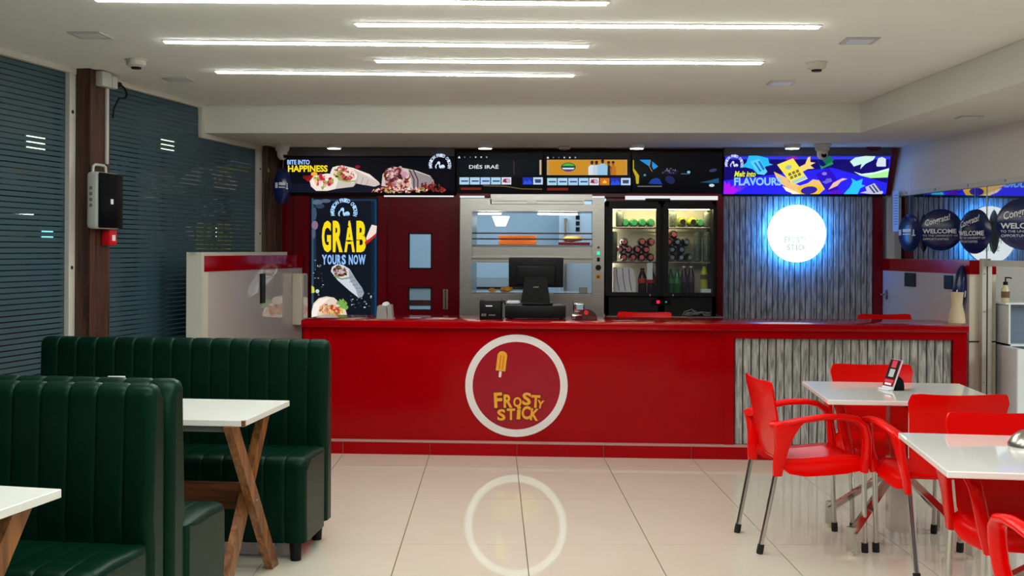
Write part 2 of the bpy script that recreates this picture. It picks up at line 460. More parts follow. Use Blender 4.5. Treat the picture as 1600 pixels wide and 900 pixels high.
# brown timber clad posts standing proud of the glass
def proud(px_edge, s_near):       # how far the near corner comes out so that it falls on px_edge
    lo_, hi_ = 0.0, 0.6
    for _ in range(40):
        m_ = (lo_+hi_)/2; p = LA + LD*s_near + LN*m_
        u = p.x*_cp + p.y*_sp; d = -p.x*_sp + p.y*_cp
        if 800 + F*u/d < px_edge: lo_ = m_
        else: hi_ = m_
    return lo_
pr1 = proud(138, s_c)
post1_end = ls(171.5, 300, pr1)[0]
b = wall_box(LM, s_c, post1_end, -pr1, 0.05, 0, ZU - 0.001, WOODC)
b.box((s_c + 0.004, -pr1 - 0.002, 0), (s_c + 0.012, -pr1 + 0.001, ZU - 0.002), GROOVE, LM)
S(b.build('column'))
pr2 = proud(418, s_f)
post2_end = ls(441, 330, pr2)[0]
WOOD_G = wood_mat('glossy_brown_wood', srgb(52, 38, 34), srgb(96, 78, 66), 2.0, 'Z', 0.10)
b = wall_box(LM, s_f, post2_end, -pr2, 0.05, 0, ZL - 0.001, WOOD_G)
S(b.build('column'))
# night outside: a dark street front with a few lit windows and lamps
OUT = mat('dark_street_front', srgb(26, 34, 38), 0.9, noise=0.3, nscale=1.5)
b = MB(); b.box((-6, 2.6, -0.1), (6, 2.7, 4.5), OUT, LM); S(b.build('wall_outside')); b = MB(); b.box((-6, 0.3, -0.12), (6, 2.6, -0.08), OUT, LM); S(b.build('ground_outside'))
# an outside lamp seen through the film's gaps
for i, (px, py, w) in enumerate([(56, 222, 0.11), (262, 226, 0.11), (346, 362, 0.11), (74, 367, 0.06), (376, 322, 0.10)]):
    p = on_plane(px, py, LA - LN*2.3, LN)
    c = (240, 225, 190) if i not in (3, 4) else (120, 190, 240)
    b = MB(); b.rbox((-w, -0.03, -w*.8), (w, 0.03, w*.8), G(*c, 12.0), 0.02)
    b.box((-w*1.1, 0.03, -w*.9), (w*1.1, 0.05, w*.9), BLACK)
    lab = ['warm street lamp shining through the striped film of the nearest left pane, high up',
           'warm street lamp shining through the film between brown post and bulkhead end',
           'warm low street lamp behind the film just above the left half wall',
           'dim blue lamp behind the nearest left pane, low beside its white trim',
           'blue lamp behind the far left pane near its white trim'][i]
    o = tag(b.build('street_lamp'), lab, 'lamp', 'street lamps outside'); M = LM.copy(); M.translation = p; o.matrix_world = M
    MB().tube([(0, 0.06, 0.05), (0, 0.06, -0.08 - p.z)], 0.025, BLACK, 8).build('pole', o)

# service wall, cut round its openings
def wx(px, py=400): return onY(px, py, YW).x
def wz(py, px=800): return onY(px, py, YW).z
xs = dict(l=lx(YW) - 0.02, door0=wx(605), door1=wx(712), warm0=wx(718), warm1=wx(945), fr0=wx(945), fr1=wx(1120), sl0=wx(1128), sl1=wx(1363), r=wx(1379))
ZT = wz(236)                     # top of the panelling just under the low ceiling
z_sill = wz(487); z_lint = wz(306)
b = MB()
b.box((xs['l'], YW, 0), (xs['door0'], YW + 0.10, ZL), RED_DK)
b.box((xs['door1'], YW, 0), (xs['warm0'], YW + 0.10, ZL), RED_DK)
b.box((xs['fr1'], YW, 0), (wx(1377), YW + 0.10, ZL), RED_DK)
b.box((xs['door0'], YW, z_lint), (xs['door1'], YW + 0.10, ZL), RED_DK)
b.box((xs['fr0'] + 0.01, YW, 0), (xs['fr1'], YW + 0.10, ZL), RED_DK)
b.box((xs['warm0'], YW, z_lint - 0.02), (xs['fr1'], YW + 0.10, ZL), RED_DK)
b.box((xs['warm0'], YW, 0), (xs['fr1'], YW + 0.10, z_sill - 0.12), RED_DK)
S(b.build('wall_back'))
b = MB()   # proud uprights and the header of the red surround
for a0, a1 in ((460, 484), (590, 604), (711, 719), (1119.5, 1129), (1363, 1378)):
    b.box((wx(a0), YW - 0.03, 0), (wx(a1), YW - 0.0005, z_lint + 0.02), RED_DK)
b.box((wx(711), YW - 0.05, wz(240)), (wx(1130), YW - 0.0005, ZL - 0.002), RED_DK)
b.box((wx(711), YW - 0.04, wz(308)), (wx(1130), YW - 0.0005, wz(299)), RED_DK)
# slanting red cheek at the right end of the header
zc0, zc1 = wz(304), ZL - 0.002
cheek = [(0.0, zc0), (-0.03, zc0), (-0.22, zc1), (0.0, zc1)]
b.prism([(p[0], p[1]) for p in cheek], RED_DK, frame_of((wx(1381), YW, 0), (0, 1, 0), (0, 0, 1)), 0.05)
S(b.build('trim_4'))
# slatted grey panel, one board at a time
sp = MB(); sp.box((wx(1128.5), YW - 0.012, 0), (wx(1363), YW - 0.0005, z_lint + 0.02), GROOVE)
slat_wall = S(sp.build('wall_panel'))
n = 27; w = (wx(1362.5) - wx(1129)) / n; sb = MB(); sb.rbox((0.0026, -0.012, 0), (w - 0.0026, 0, z_lint + 0.015), SLAT, 0.004, 1)
first = None
for i in range(n):
    if first is None: first = o = sb.build('slat', slat_wall)
    else: o = bpy.data.objects.new('slat', first.data); COL.objects.link(o); o.parent = slat_wall
    o.location = (wx(1129) + i*w, YW - 0.0122, 0)
    if i: # own grain
        pass
# kitchen door with two windows and a bar handle
d = thing('kitchen_door', 'dark red kitchen door with two small windows and a steel bar handle', 'door', (xs['door0'], YW + 0.03, 0))
X0, X1 = xs['door0'], xs['door1']; w0, w1 = wx(637) - X0, wx(674.5) - X0; W = X1 - X0
za, zb, zc, zd = wz(487), wz(449), wz(421.5), wz(364.5); zt = z_lint
b = MB()
b.box((0.0, 0, 0.0), (w0, 0.045, zt), RED_DK); b.box((w1, 0, 0.0), (W, 0.045, zt), RED_DK)
for q0, q1 in ((0.01, za), (zb, zc), (zd, zt)): b.box((w0, 0, q0), (w1, 0.045, q1), RED_DK)
b.build('door_leaf', d)
for q0, q1 in ((za, zb), (zc, zd)):
    g = MB(); e = 0.012
    for (a0, a1, c0, c1) in ((w0, w1, q0, q0+e), (w0, w1, q1-e, q1), (w0, w0+e, q0, q1), (w1-e, w1, q0, q1)): g.box((a0, -0.004, c0), (a1, 0.02, c1), GROOVE)
    o = g.build('window_frame', d)
    MB().box((w0, 0.02, q0), (w1, 0.025, q1), CLEAR).build('pane', o)
hx, h0, h1 = wx(696) - X0, wz(484), wz(453)
b = MB(); b.box((hx-0.02, -0.012, h0), (hx+0.02, 0.0, h1), STEEL); b.tube([(hx, -0.012, h0+0.01), (hx, -0.04, h0+0.02), (hx, -0.04, h1-0.02), (hx, -0.012, h1-0.01)], 0.008, STEEL, 8)
tag(b.build('bar_handle', d), 'steel bar handle')
# bright slot above the door and rail lights under the screens
LEDW = G(235, 238, 240, 1.0)
for (a0, a1, y0, y1, lab) in ((601, 709, 306.3, 308.3, 'thin white light slot over the kitchen door'), (719, 757, 306.5, 309.5, 'short white light slot left over the food warmer'),
                              (913, 944, 306.5, 309.5, 'short white light slot right over the food warmer'), (976, 1120, 306, 312, 'long white light slot over the drinks fridge')):
    b = MB(); b.box((wx(a0), YW - 0.052, wz(y1)), (wx(a1), YW - 0.0405 if a0 > 715 else YW - 0.031, wz(y0)), LEDW)
    tag(b.build('light_slot'), lab, 'lamp', 'light slots under the screens')

# kitchen behind the service wall
b = MB()
b.box((-3.2, 12.4, 0), (4.2, 12.5, 2.5), KITCHW); b.box((-3.2, YW + 0.1, 0), (-3.1, 12.4, 2.5), KITCHW); b.box((4.1, YW + 0.1, 0), (4.2, 12.4, 2.5), KITCHW)
S(b.build('wall_kitchen'))
b = MB(); b.box((-3.2, YW + 0.1, 2.42), (4.2, 12.5, 2.5), KITCHW); S(b.build('ceiling_kitchen'))

# right side: bulk over the glass, the glass, half wall under it
zb = rs(1407, 300.5)[1]
b = MB(); b.box((-6.5, -0.02, zb), (0.12, 0.10, ZL), WHITE, RM); S(b.build('wall_right'))
b = MB(); b.box((-6.5, -0.03, zb - 0.035), (0.1, 0.02, zb - 0.001), ALU, RM)
for k in range(8): b.tube([RM @ Vector((-0.35 - 0.55*k, -0.03, zb - 0.015)), RM @ Vector((-0.35 - 0.55*k, -0.035, zb - 0.015))], 0.012, STEEL, 8)
S(b.build('trim_5'))
HW = 1.365                                                   # top of the half walls
hw_end = rs(1515, 403, 0.10)[0]
zg = HW - 0.01
g = MB(); g.box((-6.5, 0.0, zg + 0.012), (0.0, 0.010, zb - 0.036), MIRRORG, RM); S(g.build('window_5'))
sj = rs(1542, 340)[0]
b = MB(); b.box((sj - 0.004, -0.003, zg + 0.012), (sj + 0.004, 0.013, zb - 0.036), ALU, RM); S(b.build('trim_6'))
b = MB(); b.box((-6.5, -0.02, zg - 0.03), (hw_end - 0.0, 0.03, zg + 0.012), ALU, RM); S(b.build('trim_7'))
b = MB(); b.box((-0.03, -0.06, 0), (0.10, 0.10, zb - 0.036), ALU, RM); S(b.build('trim_8'))     # white post where glass meets service wall
half = MB(); half.box((hw_end, -0.10, 0), (-0.04, 0.09, HW - 0.10), WPANEL, RM); half = S(half.build('wall_half'))
MB().box((hw_end - 0.004, -0.104, HW - 0.10), (-0.03, 0.094, HW), RED, RM).build('red_coping', half)
b = MB(); b.box((hw_end - 0.003, -0.102, 0), (hw_end - 0.0005, 0.092, HW - 0.101), CREAM, RM)
b.box((hw_end - 0.0045, -0.103, 0.78), (hw_end - 0.002, 0.093, 0.79), GROOVE, RM)
b.build('end_panel', half)
cx = 0.005
b = MB(); b.box((hw_end - 0.05, cx - 0.035, 0), (hw_end - 0.0055, cx + 0.035, HW + 0.012), ALU, RM); b.box((hw_end - 0.052, cx - 0.004, 0), (hw_end - 0.0495, cx + 0.004, HW + 0.01), GROOVE, RM)
for z in (0.5, 1.0, 1.27):
    b.tube([RM @ Vector((hw_end - 0.05, cx - 0.02, z)), RM @ Vector((hw_end - 0.053, cx - 0.02, z))], 0.006, STEEL, 8)
b.build('glass_channel', half)
# nook beyond the end of the half wall
b = MB(); b.box((RP.x + 0.35, 8.6, 0), (7.5, 8.7, ZL), WHITE); S(b.build('wall_nook'))
b = MB(); b.box((7.4, -2, 0), (7.5, 8.6, ZL), WHITE); S(b.build('wall_far_right'))

# left half wall with its red coping and white box
p0 = cf(-0.276*7.82, 7.82); p1 = on_plane(474, 418, (0, YW - 0.035, 0), Vector((0, 1, 0)))
hd = Vector((p1.x - p0.x, p1.y - p0.y, 0)); HLn = hd.length; hd.normalize(); hn = Vector((hd.y, -hd.x, 0))
HM = Matrix((hd, -hn, Vector((0, 0, 1)))).transposed().to_4x4(); HM.translation = Vector((p0.x, p0.y, 0))
half2 = MB(); half2.box((0.0, 0, 0), (HLn - 0.03, 0.09, 1.258), WPANEL, HM); half2 = S(half2.build('wall_half'))
MB().box((-0.004, -0.004, 1.258), (HLn - 0.03, 0.094, 1.368), RED, HM).build('red_coping', half2)
b = MB(); b.box((-0.045, -0.012, 0), (-0.005, 0.10, 1.395), ALU, HM); b.box((-0.045, 0.02, 1.369), (HLn - 0.35, 0.08, 1.395), ALU, HM); b.build('corner_trim', half2)
b = MB(); b.box((0.0, -0.003, 0), (0.085, -0.0005, 1.256), CREAM, HM); b.build('end_panel', half2)
# ================================================================== service counter
def cxp(px, py=600, Y=None): return onY(px, py, YC if Y is None else Y).x
ZC = onY(800, 502.5, YC - 0.02).z           # counter top height
xl, xm, xr = cxp(474, 505), cxp(1147, 600), cxp(1510, 520)
zk0, zk1 = 0.085, 0.10                      # kick board, bright strip
cnt = thing('service_counter', 'long glossy red service counter with grey slatted right end', 'counter', ((xl+xr)/2, YC + 0.3, 0))
OX, OY = (xl+xr)/2, YC + 0.3
def LO(x, y, z): return (x - OX, y - OY, z)
b = MB(); b.rbox(LO(xl - 0.01, YC - 0.03, ZC - 0.05), LO(xr + 0.01, YC + 0.62, ZC), RED, 0.006, 2); b.build('worktop', cnt)
b = MB(); b.box(LO(xl + 0.01, YC + 0.012, zk1), LO(xm - 0.07, YC + 0.05, ZC - 0.051), RED); b.build('front_panel', cnt)
for nm, lo_, hi_ in (('red_upright', LO(xm - 0.07, YC + 0.0, zk1), LO(xm, YC + 0.05, ZC - 0.051)), ('end_panel', LO(cxp(1489), YC - 0.01, 0.0), LO(xr, YC + 0.62, ZC - 0.051)),
                     ('top_rail', LO(xm, YC - 0.01, ZC - 0.10), LO(cxp(1489), YC + 0.05, ZC - 0.051)), ('end_panel', LO(xl, YC + 0.0, 0.0), LO(xl + 0.04, YC + 0.62, ZC - 0.051))):
    MB().box(lo_, hi_, RED).build(nm, cnt)
b = MB(); b.box(LO(xl, YC - 0.008, 0.0), LO(xr - 0.08, YC + 0.05, zk0), RED)
kick = b.build('kick_board', cnt)
for px in (536, 672, 808, 943, 1080): MB().box(LO(cxp(px, 705) - 0.002, YC - 0.0095, 0.002), LO(cxp(px, 705) + 0.002, YC - 0.0082, zk0), GROUT).build('joint', kick)
b = MB(); b.box(LO(xl, YC - 0.010, zk0), LO(xr - 0.08, YC + 0.05, zk1), mat('pinkish_silver', srgb(176, 132, 128), 0.4, noise=0.03)); b.build('bright_strip', cnt)
b = MB(); b.box(LO(xm, YC + 0.04, zk1), LO(cxp(1489), YC + 0.06, ZC - 0.10), GROOVE); back = b.build('slat_board', cnt)
n = 26; x0, x1 = xm + 0.006, cxp(1489) - 0.002; w = (x1 - x0)/n
sb = MB(); sb.rbox((0.0030, 0, 0), (w - 0.0030, 0.02, ZC - 0.10 - zk1), SLAT, 0.005, 1); first = None
for i in range(n):
    if first is None: first = o = sb.build('slat', back)
    else: o = bpy.data.objects.new('slat', first.data); COL.objects.link(o); o.parent = back
    o.location = LO(x0 + i*w, YC + 0.018, zk1)
# round emblem on the front: white ring, dark red field, ice lolly and lettering
E = Face((0, YC + 0.012, 0), (0, -1, 0)); E.lift = 0.0012
RWHT = mat('off_white_print', srgb(222, 214, 210), 0.35, noise=0.01); RFLD = mat('emblem_red', srgb(150, 4, 28), 0.2, noise=0.03, nscale=3)
ORNG = mat('orange_print', srgb(236, 160, 30), 0.45, noise=0.05, nscale=8); ORN_D = mat('deep_orange_print', srgb(204, 112, 18), 0.45, noise=0.05); MAROON = mat('maroon_print', srgb(74, 4, 14), 0.5, noise=0.05)
E.ell(807, 602.5, 80.5, 80.5, MAROON, 1, 64).ell(807, 602.5, 80, 80, RWHT, 2, 64).ell(807, 602.5, 68.5, 68.5, RFLD, 3, 64)
_im = Matrix.Translation(-Vector(cnt.location))
def ebuild(nm): o = E.build(nm); o.parent = cnt; o.matrix_parent_inverse = _im
ebuild('emblem')
def lolly(cx, cy, w, h, rot):
    c, d = math.cos(rot), math.sin(rot)
    def T(pts): return [(cx + x*c - y*d, cy + x*d + y*c) for x, y in pts]
    body = [(-w/2, h/2)] + [(w/2*math.cos(math.pi + math.pi*i/12), -h/2 + w/2 + w/2*math.sin(math.pi + math.pi*i/12)) for i in range(13)] + [(w/2, h/2)]
    E.poly(T([(x*1.12, y*1.05) for x, y in body]), MAROON, 4).poly(T(body), ORNG, 5)
    E.poly(T([(-w*.22, h*.42), (-w*.22, -h*.28), (-w*.08, -h*.28), (-w*.08, h*.42)]), ORN_D, 6).poly(T([(w*.10, h*.42), (w*.10, -h*.28), (w*.24, -h*.28), (w*.24, h*.42)]), ORN_D, 6)
    E.poly(T([(-w*.13, h/2), (w*.13, h/2), (w*.13, h*.82), (-w*.13, h*.82)]), RWHT, 4)
lolly(784, 564, 15, 31, 0.12)
ebuild('ice_lolly_print')
def wobble(word, boxes, k):
    for ch, (x0, y0, x1, y1, r) in zip(word, boxes):
        E.text(ch, x0 - 1.2, y0 - 1.2, x1 + 1.2, y1 + 1.2, MAROON, k, 0.06, rot=r); E.text(ch, x0, y0, x1, y1, ORNG, k + 1, 0.035, rot=r)
wobble('FROSTY', [(772, 613, 785, 637, -0.05), (787, 616, 801, 637, 0.0), (802, 620, 815, 636, 0.05), (816, 613, 830, 633, 0.06), (830, 617, 844, 637, 0.05), (839, 625, 850, 638, 0.15)], 6)
wobble('STiCK', [(777, 639, 790, 657, -0.03), (792, 638, 805, 656, 0.0), (807.5, 634, 814, 655, 0.06), (815, 634, 829, 655, 0.08), (829, 638, 842, 657, 0.12)], 6)
ebuild('lettering')

# ================================================================== things on the counter
def onC(px, py): return onZ(px, py, ZC)
cy1 = YC + 0.38
p = onY(838, 500, cy1)
t = thing('till_screen', 'black till monitor on a broad stand, seen from behind, mid counter', 'monitor', (p.x, cy1, ZC)); k = cy1 / F
t.location.z = ZC
b = MB(); b.rbox((-43*k, -0.02, 0.228), (42*k, 0.02, 0.228 + 46*k), BLACK, 0.008, 2, Matrix.Rotation(0.10, 4, 'X')); b.rbox((-30*k, -0.045, 0.25), (30*k, -0.018, 0.25+30*k), BLACK, 0.01, 2, Matrix.Rotation(0.10, 4, 'X')); b.build('monitor', t)
b = MB(); M = frame_of((0, -0.055, 0.115), (1, 0, 0), (0, 0, 1))
b.prism([(-24*k, 0), (22*k, 0), (18*k, 28*k), (17*k, 40*k), (-17*k, 40*k), (-19*k, 28*k)], BLACK, M, 0.035)
b.box((-4*k, -0.0925, 0.225), (4*k, -0.0902, 0.232), STEEL); b.build('stand', t)
b = MB(); b.rbox((-22*k, -0.10, 0.10), (26*k, 0.08, 0.117), BLACK, 0.006, 2); b.build('foot_plate', t)
t2 = thing('cash_drawer', 'black metal cash drawer under the till monitor', 'cash drawer', (onY(836, 490, cy1-0.1).x, cy1, ZC))
b = MB(); b.rbox((-46*k, -0.14, 0.008), (47*k, 0.16, 0.098), BLACK, 0.005, 2); b.build('drawer_case', t2)
for sx in (-40*k, 40*k):
    for sy in (-0.12, 0.13): MB().tube([(sx, sy, 0), (sx, sy, 0.01)], 0.012, RUBBER, 8).build('rubber_foot', t2)
t3 = thing('receipt_printer', 'black boxy receipt printer left of the till', 'printer', (onY(767, 490, YC+0.25).x, YC+0.27, ZC))
b = MB(); b.rbox((-16.5*k, -0.08, 0), (16.5*k, 0.09, 0.135), BLACK, 0.006, 2); b.build('printer_body', t3)
b = MB(); b.box((-7*k, -0.0815, 0.092), (3*k, -0.0805, 0.100), PRINT_W); b.build('white_mark', t3)
b = MB()
for x in (-12*k, -8*k): b.rbox((x-0.008, -0.083, 0.022), (x+0.008, -0.079, 0.042), STEEL, 0.003, 1)
for x in (0.0, 5*k): b.rbox((x-0.012, -0.083, 0.026), (x+0.014, -0.079, 0.036), STEEL, 0.003, 1)
b.build('socket', t3)
b = MB(); b.tube([(16*k, 0.03, 0.10), (18*k, 0.02, 0.125), (20*k, 0.03, 0.128), (21*k, 0.05, 0.10)], 0.004, BLACK, 6); b.build('cable', t3); b = MB(); b.tube([(16*k, -0.02, 0.03), (18*k, -0.04, 0.012), (20*k, -0.06, 0.006)], 0.004, BLACK, 6); b.build('cable', t3)
# scanner / mouse lying on the drawer
p = onY(802, 471, cy1 + 0.02)
b = MB(); b.rbox((-0.05, -0.03, 0), (0.05, 0.03, 0.028), mat('pale_grey_plastic', srgb(214, 214, 222), 0.4, noise=0.02), 0.0135, 3)
tag(b.build('computer_mouse', None, (p.x, cy1 + 0.03, ZC + 0.0985)), 'pale grey mouse lying on the cash drawer left of the monitor stand', 'mouse')
# grey card holder with a roll
GREYP = mat('grey_plastic', srgb(150, 146, 140), 0.45, noise=0.04, nscale=20)
t4 = thing('paper_roll_holder', 'grey plastic paper roll holder on the left part of the red counter', 'dispenser', (onY(602, 495, YC+0.2).x, YC+0.2, ZC))
M = frame_of((-0.055, -0.05, 0), (1, 0, 0), (0, 0, 1))
b = MB(); b.prism([(0, 0), (0.075, 0), (0.070, 0.092), (0.02, 0.098), (0.006, 0.088)], GREYP, Matrix.Translation((0, 0.06, 0)) @ M, 0.06); b.prism([(0.0, 0.0), (0.035, 0), (0.026, 0.10), (0.0, 0.10)], GREYP, Matrix.Translation((0.078, 0.085, 0)) @ M, 0.085)
b.box((-0.06, -0.06, 0), (0.065, 0.05, 0.006), GREYP); b.build('holder_body', t4)
b = MB(); b.lathe([(0.012, -0.03), (0.024, -0.03), (0.024, 0.03), (0.012, 0.03)], PRINT_W, 16, Matrix.Translation((0.005, 0.0, 0.095)) @ Matrix.Rotation(math.pi/2, 4, 'X')); b.build('paper_roll', t4)
# leaflets lying flat
LEAF = mat('leaflet_paper', srgb(120, 40, 46), 0.4, noise=0.3, nscale=25)
for i, (px, rz, c) in enumerate([(652, 0.2, LEAF), (690, -0.1, mat('pale_leaflet_paper', srgb(200, 150, 140), 0.4, noise=0.3, nscale=25))]):
    q = onY(px, 497, YC + 0.22); b = MB(); b.rbox((-0.10, -0.07, 0), (0.10, 0.07, 0.004), c, 0.001, 1); b.box((-0.06, -0.03, 0.004), (0.02, 0.02, 0.0045), PRINT_W)
    tag(b.build('leaflet', None, (q.x, YC + 0.25 - 0.03*i, ZC + 0.0005), rz), ['dark red menu leaflet flat on the counter in front of the kitchen door', 'pale menu leaflet flat on the counter left of the food warmer'][i], 'leaflet')
# chrome hand-soap style card machine stand and half-round red acrylic sign
q = onY(905, 497, YC + 0.34)
t5 = thing('card_machine', 'small silver card machine on a wire stand right of the till', 'card machine', (q.x, YC + 0.36, ZC))
b = MB(); b.rbox((-9*k, -0.02, 0.055), (8*k, 0.015, 0.115), CHROME, 0.008, 2, Matrix.Rotation(0.15, 4, 'X')); b.build('body', t5)
b = MB(); b.box((-4*k, -0.038, 0.068), (6*k, -0.032, 0.105), mat('pale_blue_display', srgb(150, 175, 200), 0.2, noise=0.02)); b.build('display', t5)
b = MB(); b.tube([(-9*k, 0, 0.0), (-9*k, 0, 0.13), (9*k, 0, 0.13), (9*k, 0.0, 0.0)], 0.004, STEEL, 6); b.rbox((-12*k, -0.05, 0.0), (5*k, 0.0, 0.035), CHROME, 0.01, 2); b.build('wire_stand', t5)
q = onY(916, 500, YC + 0.18)
ACR = glass_mat('smoky_red_acrylic', (0.75, 0.45, 0.42, 1), 0.02, 1.2)
t6 = thing('counter_sign', 'half round smoky acrylic sign with a red dot on the counter right of the till', 'sign', (q.x, YC + 0.2, ZC))
b = MB(); b.prism([(-17*k, 0)] + [(17*k*math.cos(math.pi - math.pi*i/20), 17*k*math.sin(math.pi - math.pi*i/20)) for i in range(21)], ACR, frame_of((0, 0, 0), (1, 0, 0), (0, 0, 1)), 0.008); b.build('acrylic_plate', t6)
b = MB(); b.lathe([(0.0, 0.0), (0.016, 0.0), (0.016, 0.002), (0.0, 0.002)], mat('bright_red_dot', srgb(225, 40, 50), 0.3, noise=0.02), 16, Matrix.Translation((0, -0.009, 0.055)) @ Matrix.Rotation(math.pi/2, 4, 'X')); b.build('red_dot', t6)
b = MB(); b.rbox((-17*k, -0.02, 0), (17*k, 0.02, 0.006), BLACK, 0.002, 1); b.build('base', t6)
# cream vase at the right end and a foil balloon leaning behind it
q = onY(1495, 507, YC + 0.25); k2 = q.y / F
VASE = mat('cream_ceramic', srgb(214, 196, 160), 0.45, noise=0.05, nscale=6)
b = MB(); b.lathe([(0.0, 0.0), (12.5*k2, 0.0), (12.4*k2, 0.012), (11.6*k2, 12*k2), (8.2*k2, 27*k2), (8.8*k2, 40*k2), (10*k2, 47*k2), (8.4*k2, 47*k2), (8*k2, 40*k2), (0, 38*k2)], VASE, 28)
tag(b.build('vase', None, (q.x, YC + 0.25, ZC + 0.001)), 'cream waisted ceramic vase on the right end of the red counter', 'vase')

# ================================================================== foil balloons
def balloon(c, face_px, rx, rz, tilt, label, art, dome=0.06, cord=True, zc=None):
    """round navy foil balloon: two domed discs joined at a rim"""
    t = thing('foil_balloon', label, 'balloon', c, 0, 'navy party balloons')
    t.rotation_euler = (0, tilt, face_px)
    b = MB(); prof = [(0, -dome), (0.3, -dome*.95), (0.6, -dome*.78), (0.82, -dome*.5), (0.94, -dome*.22), (1.0, 0), (0.94, dome*.22), (0.82, dome*.5), (0.6, dome*.78), (0.3, dome*.95), (0, dome)]
    M = Matrix.Diagonal((rx, 1, rz, 1)) @ Matrix.Rotation(math.pi/2, 4, 'X')
    b.lathe(prof, NAVY, 36, M); b.build('foil_skin', t)
    a = MB()
    for kind, *r in art:
        if kind == 'T':
            s_, x0, z0, x1, z1, bold, rot = r
            uv, fs = text_mesh(s_, bold); vs = []
            for u, v in uv:
                x, z = x0 + u*(x1-x0), z0 + v*(z1-z0); z += (x - (x0+x1)/2) * rot
                rr = min(0.99, math.hypot(x, z)); y = -dome * math.sqrt(max(0, 1 - rr**2.4)) - 0.0035
                vs.append((x*rx, y, z*rz))
            a.add(vs, fs, PRINT_W)
        else:
            x0, z0, x1, z1 = r; a.add([(x*rx, -dome*math.sqrt(max(0, 1 - min(.99, math.hypot(x, z))**2.4)) - 0.0035, z*rz) for x, z in ((x0, z0), (x1, z0), (x1, z1), (x0, z1))], [(0, 1, 2, 3)], PRINT_W)
    a.build('lettering', t)
    if cord:
        b = MB(); b.tube([(0, 0, rz - 0.004), (0.001, 0, rz + 0.03), (0, 0.0, rz + cord)], 0.0008, PRINT_W, 5); b.build('string', t)
    return t
CONGR = [('T', 'Congrats!', -0.72, 0.22, 0.42, 0.62, 0.02, 0.28), ('T', 'WELCOME', -0.82, -0.18, 0.72, 0.04, 0.03, 0), ('T', 'TO THE UNIVERSITY OF', -0.82, -0.33, 0.78, -0.24, 0.0, 0), ('T', 'OPPORTUNITIES', -0.80, -0.50, 0.36, -0.40, 0.0, 0)]
CREST = [('B', -0.72, -0.12, -0.42, 0.18), ('B', -0.30, 0.04, 0.42, 0.20), ('B', -0.30, -0.10, 0.42, -0.04), ('B', 0.56, -0.16, 0.66, 0.18), ('B', 0.50, -0.16, 0.74, -0.10)]
for (px, py, rxp, rzp, turn, off_, lab, art) in [
    (1421, 364, 28, 28, -1.25, 0.06, 'small navy foil balloon with a white crest at the far end of the right glass', CREST),
    (1470, 359, 30, 30.5, -0.36, 0.14, 'round navy congratulation balloon just right of the crest balloon', CONGR),
    (1523, 362, 32, 32, -1.15, 0.07, 'narrow navy congratulation balloon above the white glass channel', CONGR),
    (1601, 350, 38, 37, -0.42, 0.16, 'big navy congratulation balloon cut off at the right edge', CONGR)]:
    c = on_plane(px, py, RP + RN*off_, RN); kk = (c - EYE).length / F
    balloon(c, turn, rxp*kk, rzp*kk, 0.0, lab, art, 0.03, cord=ZL - c.z - rzp*kk)
q = onY(1503, 453, YC + 0.45); kk = q.y / F
bl = balloon(Vector((q.x, YC + 0.50, q.z)), 0.0, 10.5*kk, 38*kk, 0.12, 'slim dark balloon standing behind the cream vase', [('B', -0.7, -0.28, 0.7, -0.02)], 0.05, cord=False)
MB().tube([(0, 0, -38*kk + 0.002), (0.01, 0, -38*kk - 0.03), (0.0, 0, -(q.z - ZC) + 0.002)], 0.006, BLACK, 6).build('stick', bl)
q = onY(441, 291, 9.1); kk = 9.1 / F
balloon(q, 0.1, 14*kk, 29*kk, 0.03, 'navy foil balloon with white crest hanging left of the burrito light box', CREST, 0.04, cord=max(0.05, ZL - q.z - 29*kk))

# ================================================================== light boxes, screens
def tilted(Yt, Yb_, zt, zb_):
    v = Vector((0, Yt - Yb_, zt - zb_)).normalized(); n = Vector((0, -v.z, v.y))
    return Vector((0, Yb_, zb_)), (n if n.y < 0 else -n)
# --- left slanted light box
ztp, zbt = onY(600, 244.5, YW - 0.20).z, onY(600, 304, YW - 0.05).z
def light_box(name, label, px0, px1, Y0, Y1, py0, py1, bgm):
    za, zb_ = onY((px0+px1)/2, py0, Y0).z, onY((px0+px1)/2, py1, Y1).z
    p, n = tilted(Y0, Y1, za, zb_)
    fc = Face(p, n)
    t = thing(name, label, 'light box', (onY((px0+px1)/2, py1, Y1).x, Y1, zb_))
    xa, xb = on_plane(px0, (py0+py1)/2, p, n).x, on_plane(px1, (py0+py1)/2, p, n).x
    M = frame_of((xa, 0, 0), (0, 1, 0), (0, 0, 1)); M.translation = Vector((xa, 0, 0))
    e = 0.004
    MI = t.matrix_world.inverted() if False else Matrix.Translation(-Vector(t.location))
    b = MB(); b.prism([(Y1 + e, zb_ - 0.012), (Y0 + e, za + 0.012), (YW - 0.001, za + 0.012), (YW - 0.001, zb_ - 0.012)], BLACK, MI @ M, xb - xa); b.build('case', t)
    def fin(nm):
        o = fc.build(nm); o.parent = t; o.matrix_parent_inverse = MI; return o
    return t, fc, fin
def bird(fc, cx, cy, s, m, k):
    """small white fowl emblem"""
    P = [(-.42, -.30), (-.30, -.52), (-.12, -.60), (.02, -.50), (.06, -.30), (.02, -.05), (.10, .05), (.26, -.08), (.50, -.12), (.70, .02), (.74, .22), (.62, .42), (.60, .20), (.52, .46), (.46, .22), (.38, .48), (.30, .26), (.18, .44), (.0, .40), (-.10, .22), (-.10, -.10), (-.22, -.22), (-.30, -.16)]
    fc.poly([(cx + x*s, cy + y*s) for x, y in P], m, k)
    Q = [(-.42, -.28), (-.62, -.05), (-.68, .18), (-.60, .40), (-.46, .50), (-.50, .30), (-.50, .08), (-.36, -.14)]
    fc.poly([(cx + x*s, cy + y*s) for x, y in Q], m, k)
